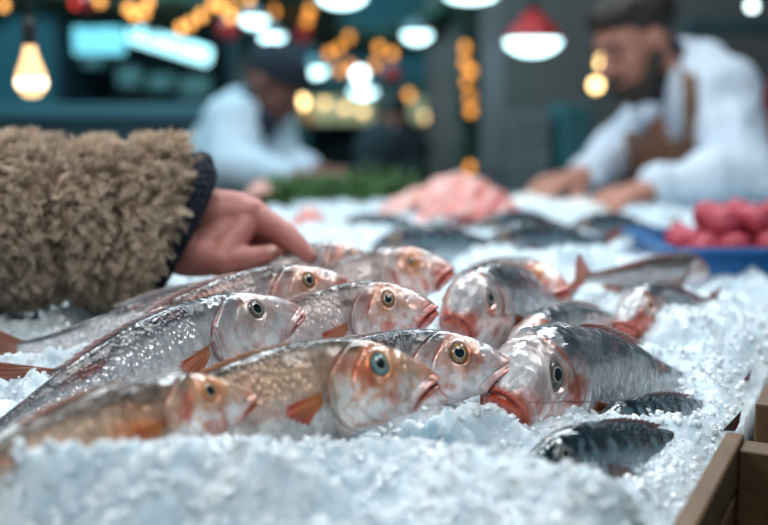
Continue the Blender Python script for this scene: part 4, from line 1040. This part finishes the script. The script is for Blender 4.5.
box('counter_front', ((a.x + b.x) / 2, a.y + .18, (a.z - .0) / 2), (b.x - a.x, .30, a.z - .004), M_case2, lc, None, .004)
# dark awning post and grey post
def post(name, x0, x1, d, mat, label, cat='post'):
    a, b = at(x0, 200, d), at(x1, 200, d); t = empty(name, (0, 0, 0), label, cat); w2_ = b.x - a.x
    box('shaft', ((a.x + b.x) / 2, a.y, 2.05), (w2_, w2_, 4.09), mat, t, None, .008)
    box('foot_plate', ((a.x + b.x) / 2, a.y, .012), (w2_ * 1.8, w2_ * 1.8, .02), mat, t, None, .004)
    box('collar', ((a.x + b.x) / 2, a.y, 1.05), (w2_ * 1.15, w2_ * 1.15, .05), mat, t, None, .004)
post('steel_post', 480, 503, 4.0, M_post, 'grey square steel post left of the red pendant lamp')
# warm lit stall fascia in the middle distance
M_warm = pbr('cream_board', (.50, .36, .20), .7)
st = empty('lit_stall', (0, 0, 0), 'distant stall with cream fascia board under a row of warm lamps', 'market stall')
pxbox('fascia_board', 300, 98, 458, 124, 6.3, .05, M_warm, st)
pxbox('awning', 290, 78, 465, 97, 6.4, .9, pbr('dark_green_awning', (.010, .035, .035), .8), st)
a = at(300, 200, 6.35); b = at(458, 200, 6.35); zt_ = at(300, 124, 6.35).z
for xx in (a.x + .03, (a.x + b.x) / 2, b.x - .03): box('upright', (xx, a.y + .06, zt_ / 2), (.05, .05, zt_), M_case2, st, None, .003)
box('back_board', ((a.x + b.x) / 2, a.y + .85, zt_ / 2), (b.x - a.x, .03, zt_), pbr('teal_grey_board', (.055, .10, .115), .8), st, None, .003)
box('serving_counter', ((a.x + b.x) / 2, a.y + .30, .45), (b.x - a.x, .5, .9), M_case2, st, None, .005)
# right background: machines and boxes against the brown wall
M_mach = pbr('grey_machine', (.16, .19, .20), .45, .2); M_tealb = pbr('teal_bin', (.03, .13, .15), .5); M_redb = pbr('red_box', (.30, .02, .025), .5)
def floor_unit(name, x0, y0, x1, d, mat, label, cat, dep=.4, door=True):
    a, b = at(x0, y0, d), at(x1, y0, d); t = empty(name, (0, 0, 0), label, cat); zt2 = a.z; cx_ = (a.x + b.x) / 2; w2_ = b.x - a.x
    box('body', (cx_, a.y + dep / 2, zt2 / 2), (w2_, dep, zt2), mat, t, None, .012)
    box('door', (cx_, a.y - .010, zt2 * .45), (w2_ * .9, .018, zt2 * .8), mat, t, None, .004)
    box('handle', (cx_ + w2_ * .36, a.y - .032, zt2 * .80), (.02, .025, .16), M_steel, t, None, .004)
floor_unit('steel_cabinet', 512, 112, 552, 4.4, M_mach, 'grey cabinet standing between the post and the bearded seller', 'cabinet')
floor_unit('storage_cabinet', 562, 104, 594, 4.3, M_tealb, 'teal storage cabinet behind the bearded seller and his far arm', 'cabinet')
a = at(555, 112, 4.35)
def carton(px, py, d, w2_, h2_, mat, label):
    c = at(px, py, d); t = empty('carton', tuple(c), label, 'box', 'red boxes in the right background')
    box('box_body', (0, 0, 0), (w2_, .18, h2_), mat, t, None, .004); box('lid', (0, 0, h2_ / 2 + .011), (w2_ * 1.04, .19, .02), mat, t, None, .004)
sh = empty('wall_shelf', (0, 0, 0), 'dark wall shelf carrying the red boxes in the right background', 'shelf')
pxbox('board', 540, 143, 610, 147, 4.75, .30, M_case2, sh); pxbox('bracket', 545, 147, 549, 165, 4.85, .16, M_case2, sh); pxbox('bracket', 600, 147, 604, 165, 4.85, .16, M_case2, sh)
carton(555, 133, 4.84, .085, .078, M_redb, 'small red box on the wall shelf left of the bearded seller')
floor_unit('red_cabinet', 757, 82, 800, 3.9, M_redb, 'red cabinet at the right edge of the photo behind the bearded seller', 'cabinet')
bmn = pxbox('ceiling_beam', 690, 20, 860, 33, 4.4, .12, M_case2)
props(bmn, kind='structure'); bmn.name = 'trim_1'

# ---- pendant lamps
M_disc = glow('cold_lamp_glass', (.62, .95, 1.0), 5.0)
M_redshade = pbr('red_enamel', (.42, .012, .016), .4); M_whshade = pbr('grey_enamel', (.16, .20, .22), .4)
M_cord = pbr('black_cord', (.01, .01, .012), .7)
def pendant(px, py, d, wpx, label, shade=M_whshade, hpx=None):
    c = at(px, py, d); R_ = wpx / 2 / F * d; k = (hpx / wpx if hpx else .42)
    t = empty('pendant_lamp', tuple(c), label, 'lamp', 'pendant lamps over the market')
    lathe('diffuser', [(0, -R_ * k), (R_ * .4, -R_ * k * .92), (R_ * .75, -R_ * k * .62), (R_ * .95, -R_ * k * .2), (R_ * .93, .0), (0, .004)], M_disc, t)
    o = lathe('lamp_shade', [(R_ * 1.0, -.002), (R_ * 1.03, .006), (R_ * .82, R_ * .34), (R_ * .42, R_ * .74), (R_ * .18, R_ * 1.0), (R_ * .14, R_ * 1.0), (R_ * .36, R_ * .70), (R_ * .78, R_ * .30), (R_ * .96, .004)], shade, t)
    lathe('socket', [(0, R_ * .95), (R_ * .16, R_ * .95), (R_ * .14, R_ * 1.35), (.006, R_ * 1.45), (0, R_ * 1.45)], M_cord, t, 16)
    tube('cord', [(0, 0, R_ * 1.4), (0, 0, 4.09 - c.z)], .004, M_cord, t, 6)
pendant(533, 40, 3.6, 58, 'pendant lamp with red shade between the grey post and the bearded seller', M_redshade, 30)
pendant(342, -4, 3.6, 50, 'large pendant lamp cut by the top edge, upper middle', hpx=22)
pendant(471, -5, 3.4, 54, 'large pendant lamp cut by the top edge above the grey post', hpx=14)
pendant(254, 18, 3.85, 28, 'pendant lamp above the beanie, the higher of two close together', hpx=18)
pendant(272, 35, 3.95, 26, 'pendant lamp just above the beanie, the lower of two close together', hpx=18)
pendant(315, 69, 5.2, 26, 'pendant lamp right of the beanie, at the height of the face', hpx=16)
pendant(417, 33, 4.35, 30, 'pendant lamp alone in the middle, left of the column of amber lights', hpx=20)
pendant(363, 90, 5.6, 28, 'lowest pendant lamp, right under the round white globe', hpx=16)
# round globes
def globe(name, px, py, d, dpx, mat, label, cat='lamp', group=None):
    c = at(px, py, d); R_ = dpx / 2 / F * d; t = empty(name, tuple(c), label, cat, group)
    bm = bmesh.new(); bmesh.ops.create_icosphere(bm, subdivisions=3, radius=R_); from_bm('glass_globe', bm, mat, t, True)
    lathe('socket', [(0, R_ * .96), (R_ * .35, R_ * .96), (R_ * .3, R_ * 1.5), (0, R_ * 1.5)], M_cord, t, 12)
    tube('cord', [(0, 0, R_ * 1.45), (0, 0, 4.09 - c.z)], .003, M_cord, t, 6)
M_wglobe = glow('white_globe', (.8, .97, 1.0), 6.0); M_yglobe = glow('warm_globe', (1.0, .66, .28), 7.0); M_yglobe2 = glow('soft_warm_globe', (1.0, .58, .24), 2.6)
globe('globe_lamp', 360, 75, 5.4, 14, M_wglobe, 'round white globe lamp just above the lowest pendant lamp')
globe('globe_lamp', 752, 6, 4.2, 9, M_wglobe, 'small white globe lamp at the top right corner')
globe('globe_lamp', 604, 62, 4.4, 14, M_yglobe, 'warm globe lamp beside the bearded face, the upper of the two', group='warm globes by the bearded seller')
globe('globe_lamp', 596, 85, 4.4, 12, M_yglobe, 'warm globe lamp beside the bearded face, the lower of the two', group='warm globes by the bearded seller')
WG = 'row of warm globes along the cream fascia'
WL = ['brightest warm globe next to the face of the person in the beanie'] + ['warm globe along the cream fascia, %s from the beanie' % w_ for w_ in ('second', 'third', 'fourth', 'sixth', 'seventh', 'eighth')]
for k, (px, py) in enumerate([(301, 102), (325, 103), (345, 108), (363, 112), (426, 117), (438, 118), (453, 119)]):
    globe('globe_lamp', px, py, 6.2, 12 if k < 1 else 8, M_yglobe if k < 1 else M_yglobe2, WL[k], group=WG)
globe('globe_lamp', 376, 124, 6.15, 10, M_yglobe2, 'warm globe hanging under the cream fascia, left of the black coat', group='warm globes hanging under the fascia')
globe('globe_lamp', 427, 144, 6.15, 14, glow('dim_warm_globe', (.9, .62, .38), .9), 'dim warm globe hanging under the fascia, right of the black coat', group='warm globes hanging under the fascia')
# the clear filament bulb at upper left
fb = at(31, 74, 1.35); t = empty('filament_bulb', tuple(fb), 'glowing pear-shaped filament bulb hanging at the upper left above the sleeve', 'lamp')
s_ = 1.35 / F
lathe('glass_bulb', [(0, -24 * s_), (8 * s_, -22.5 * s_), (13.5 * s_, -16 * s_), (15.5 * s_, -7 * s_), (14 * s_, 2 * s_), (10 * s_, 12 * s_), (7 * s_, 22 * s_), (5.5 * s_, 30 * s_), (0, 30 * s_)], glow('amber_bulb_glass', (1.0, .60, .26), 1.25), t, 36)
bm = bmesh.new(); bmesh.ops.create_icosphere(bm, subdivisions=3, radius=9.5 * s_); bmesh.ops.scale(bm, vec=(1.68, 1.68, 1.45), verts=bm.verts)
bmesh.ops.translate(bm, vec=(0, 0, -8 * s_), verts=bm.verts); 
bmesh.ops.scale(bm, vec=(1.0, 1.0, 1.0), verts=bm.verts); from_bm('glowing_core', bm, glow('bulb_core', (1.0, .82, .52), 3.2), t, True)
lathe('brass_socket', [(0, 28 * s_), (6.5 * s_, 28 * s_), (7 * s_, 46 * s_), (4 * s_, 56 * s_), (0, 56 * s_)], M_cord, t, 20)
tube('cord', [(0, 0, 55 * s_), (0, 0, 1.2)], .0025, M_cord, t, 8)

# ---- evergreen garlands with amber lights
M_needle = attr_mat('evergreen', .6)
def garland(pts, r, n, seed, label, cat='garland', vis=1.0):
    rng = np.random.default_rng(seed); P = np.array([list(at(*p)) for p in pts])
    t = rng.random(n) * (len(P) - 1); i = np.minimum(t.astype(int), len(P) - 2); c = P[i] + (P[i + 1] - P[i]) * (t - i)[:, None]
    d = rng.normal(0, 1, (n, 3)); d /= np.linalg.norm(d, axis=1, keepdims=True); L_ = (r * (.5 + .7 * rng.random(n)))[:, None]
    s1 = np.cross(d, rng.normal(0, 1, (n, 3))); s1 /= np.linalg.norm(s1, axis=1, keepdims=True); W_ = L_ * .10
    s2 = np.cross(d, s1)
    V = np.stack([c + s1 * W_, c - s1 * W_ * .5 + s2 * W_, c - s1 * W_ * .5 - s2 * W_, c + d * L_], 1).reshape(-1, 3); b = np.arange(n)[:, None] * 4
    tri = np.concatenate([b + np.array(k) for k in ([0, 1, 3], [1, 2, 3], [2, 0, 3], [0, 2, 1])])
    g = np.array([.012, .042, .022])[None] * (.5 + rng.random((n, 1))); col = np.repeat(np.concatenate([g, np.ones((n, 1))], 1), 4, 0)
    o = np_mesh('evergreen_garland', V, [tri], M_needle, None, col, smooth=False)
    return props(o, label, cat)
garland([(-30, 2, 4.2), (60, -4, 4.2), (130, 6, 4.2), (190, 16, 4.2), (250, 0, 4.2), (330, 10, 4.4)], .13, 2600, 1, 'dark evergreen garland along the top edge, from the left corner to the middle')
garland([(290, 20, 4.6), (340, 40, 4.8), (400, 44, 4.9), (440, 20, 4.9), (470, -10, 4.8)], .11, 1500, 2, 'dark evergreen garland hanging in the upper middle behind the pendant lamps')
garland([(468, -20, 4.6), (470, 60, 4.6), (470, 120, 4.6), (470, 230, 4.6)], .075, 2400, 3, 'dark evergreen column left of the grey post, wound with amber lights')
M_amb = glow('amber_light', (1.0, .43, .10), 3.0); M_amb2 = glow('dim_amber_light', (1.0, .36, .06), 1.7); M_redg = glow('red_light', (1.0, .05, .03), 1.6)
def fairy(lst, d, mat, label, group, rpx=4.2):
    bmk = None; CR = []
    for k, (px, py) in enumerate(lst):
        c = at(px, py, d + .12 * math.sin(k * 2.3)); R_ = rpx / F * d
        o = lathe('fairy_light', [(0, -R_ * 1.1), (R_ * .7, -R_ * .85), (R_, 0), (R_ * .75, R_ * .8), (R_ * .3, R_ * 1.2), (0, R_ * 1.25)], mat, None, 14) if bmk is None else bmk.copy()
        if bmk is None: bmk = o
        else: COL.objects.link(o)
        CR.append(c + Vector((0, 0, R_ * 1.2))); o.location = c; o.name = 'fairy_light'; props(o, label, 'string light', group)
    light_cord(CR, 'thin dark cord carrying the ' + group)
def light_cord(CR, label):
    CR = sorted(CR, key=lambda v: v.x + .3 * v.z); q = [Vector((CR[0].x, CR[0].y, 4.09))]
    for a_, b_ in zip(CR[:-1], CR[1:]): q += [a_, (a_ + b_) / 2 + Vector((0, 0, .01))]
    q += [CR[-1], Vector((CR[-1].x, CR[-1].y, 4.09))]
    props(tube('light_cord', q, .003, M_cord, None, 5), label, 'cord')
fairy([(3, 5), (100, 1), (129, 9), (135, 15), (144, 13), (148, 2)], 4.0, M_amb, 'round amber fairy light in the left part of the top garland', 'amber lights, left part of the top garland')
fairy([(181, 29), (190, 24), (201, 16), (213, 4), (232, 7), (231, 17), (249, 0), (220, 6)], 4.0, M_amb, 'round amber fairy light in the top garland left of the two close pendant lamps', 'amber lights, middle of the top garland')
fairy([(274, 12), (289, 11), (310, 11), (307, 21)], 4.2, M_amb2, 'round amber fairy light between the close pendant lamps and the big top lamp', 'amber lights, right end of the top garland')
fairy([(339, 49), (349, 38), (329, 54), (340, 71), (351, 67), (379, 48), (375, 65), (392, 54)], 4.5, M_amb2, 'amber fairy light in the middle cluster above the warm globes', 'amber lights, middle cluster')
fairy([(409, 96), (405, 106), (385, 110), (398, 100)], 5.6, M_amb2, 'amber fairy light over the head of the person in black', 'amber lights over the dark figure', 4.6)
fairy([(465, 48), (465, 63), (471, 71), (467, 82), (470, 97), (471, 111), (470, 168)], 4.35, M_amb2, 'amber fairy light on the evergreen column left of the grey post', 'amber lights on the column', 4.4)
fairy([(76, 3)], 4.0, M_redg, 'single glowing red light at the top left', 'red light')
# red baubles
M_baub = pbr('red_bauble', (.42, .010, .014), .25, coat=.6)
for px, py, d, dp, lb in [(86, 3, 4.0, 20, 'red bauble beside the red light, top left'), (228, 29, 4.0, 22, 'red bauble left of the two close pendant lamps'), (302, 36, 4.3, 20, 'red bauble right of the two close pendant lamps'), (392, 74, 4.6, 18, 'dark red bauble above the black coat')]:
    c = at(px, py, d); R_ = dp / 2 / F * d; t = empty('bauble', tuple(c), lb, 'bauble', 'red baubles in the garland')
    bm = bmesh.new(); bmesh.ops.create_icosphere(bm, subdivisions=3, radius=R_); from_bm('ball', bm, M_baub, t, True)
    lathe('cap', [(0, R_ * .93), (R_ * .22, R_ * .93), (R_ * .2, R_ * 1.2), (0, R_ * 1.2)], M_steel, t, 10)
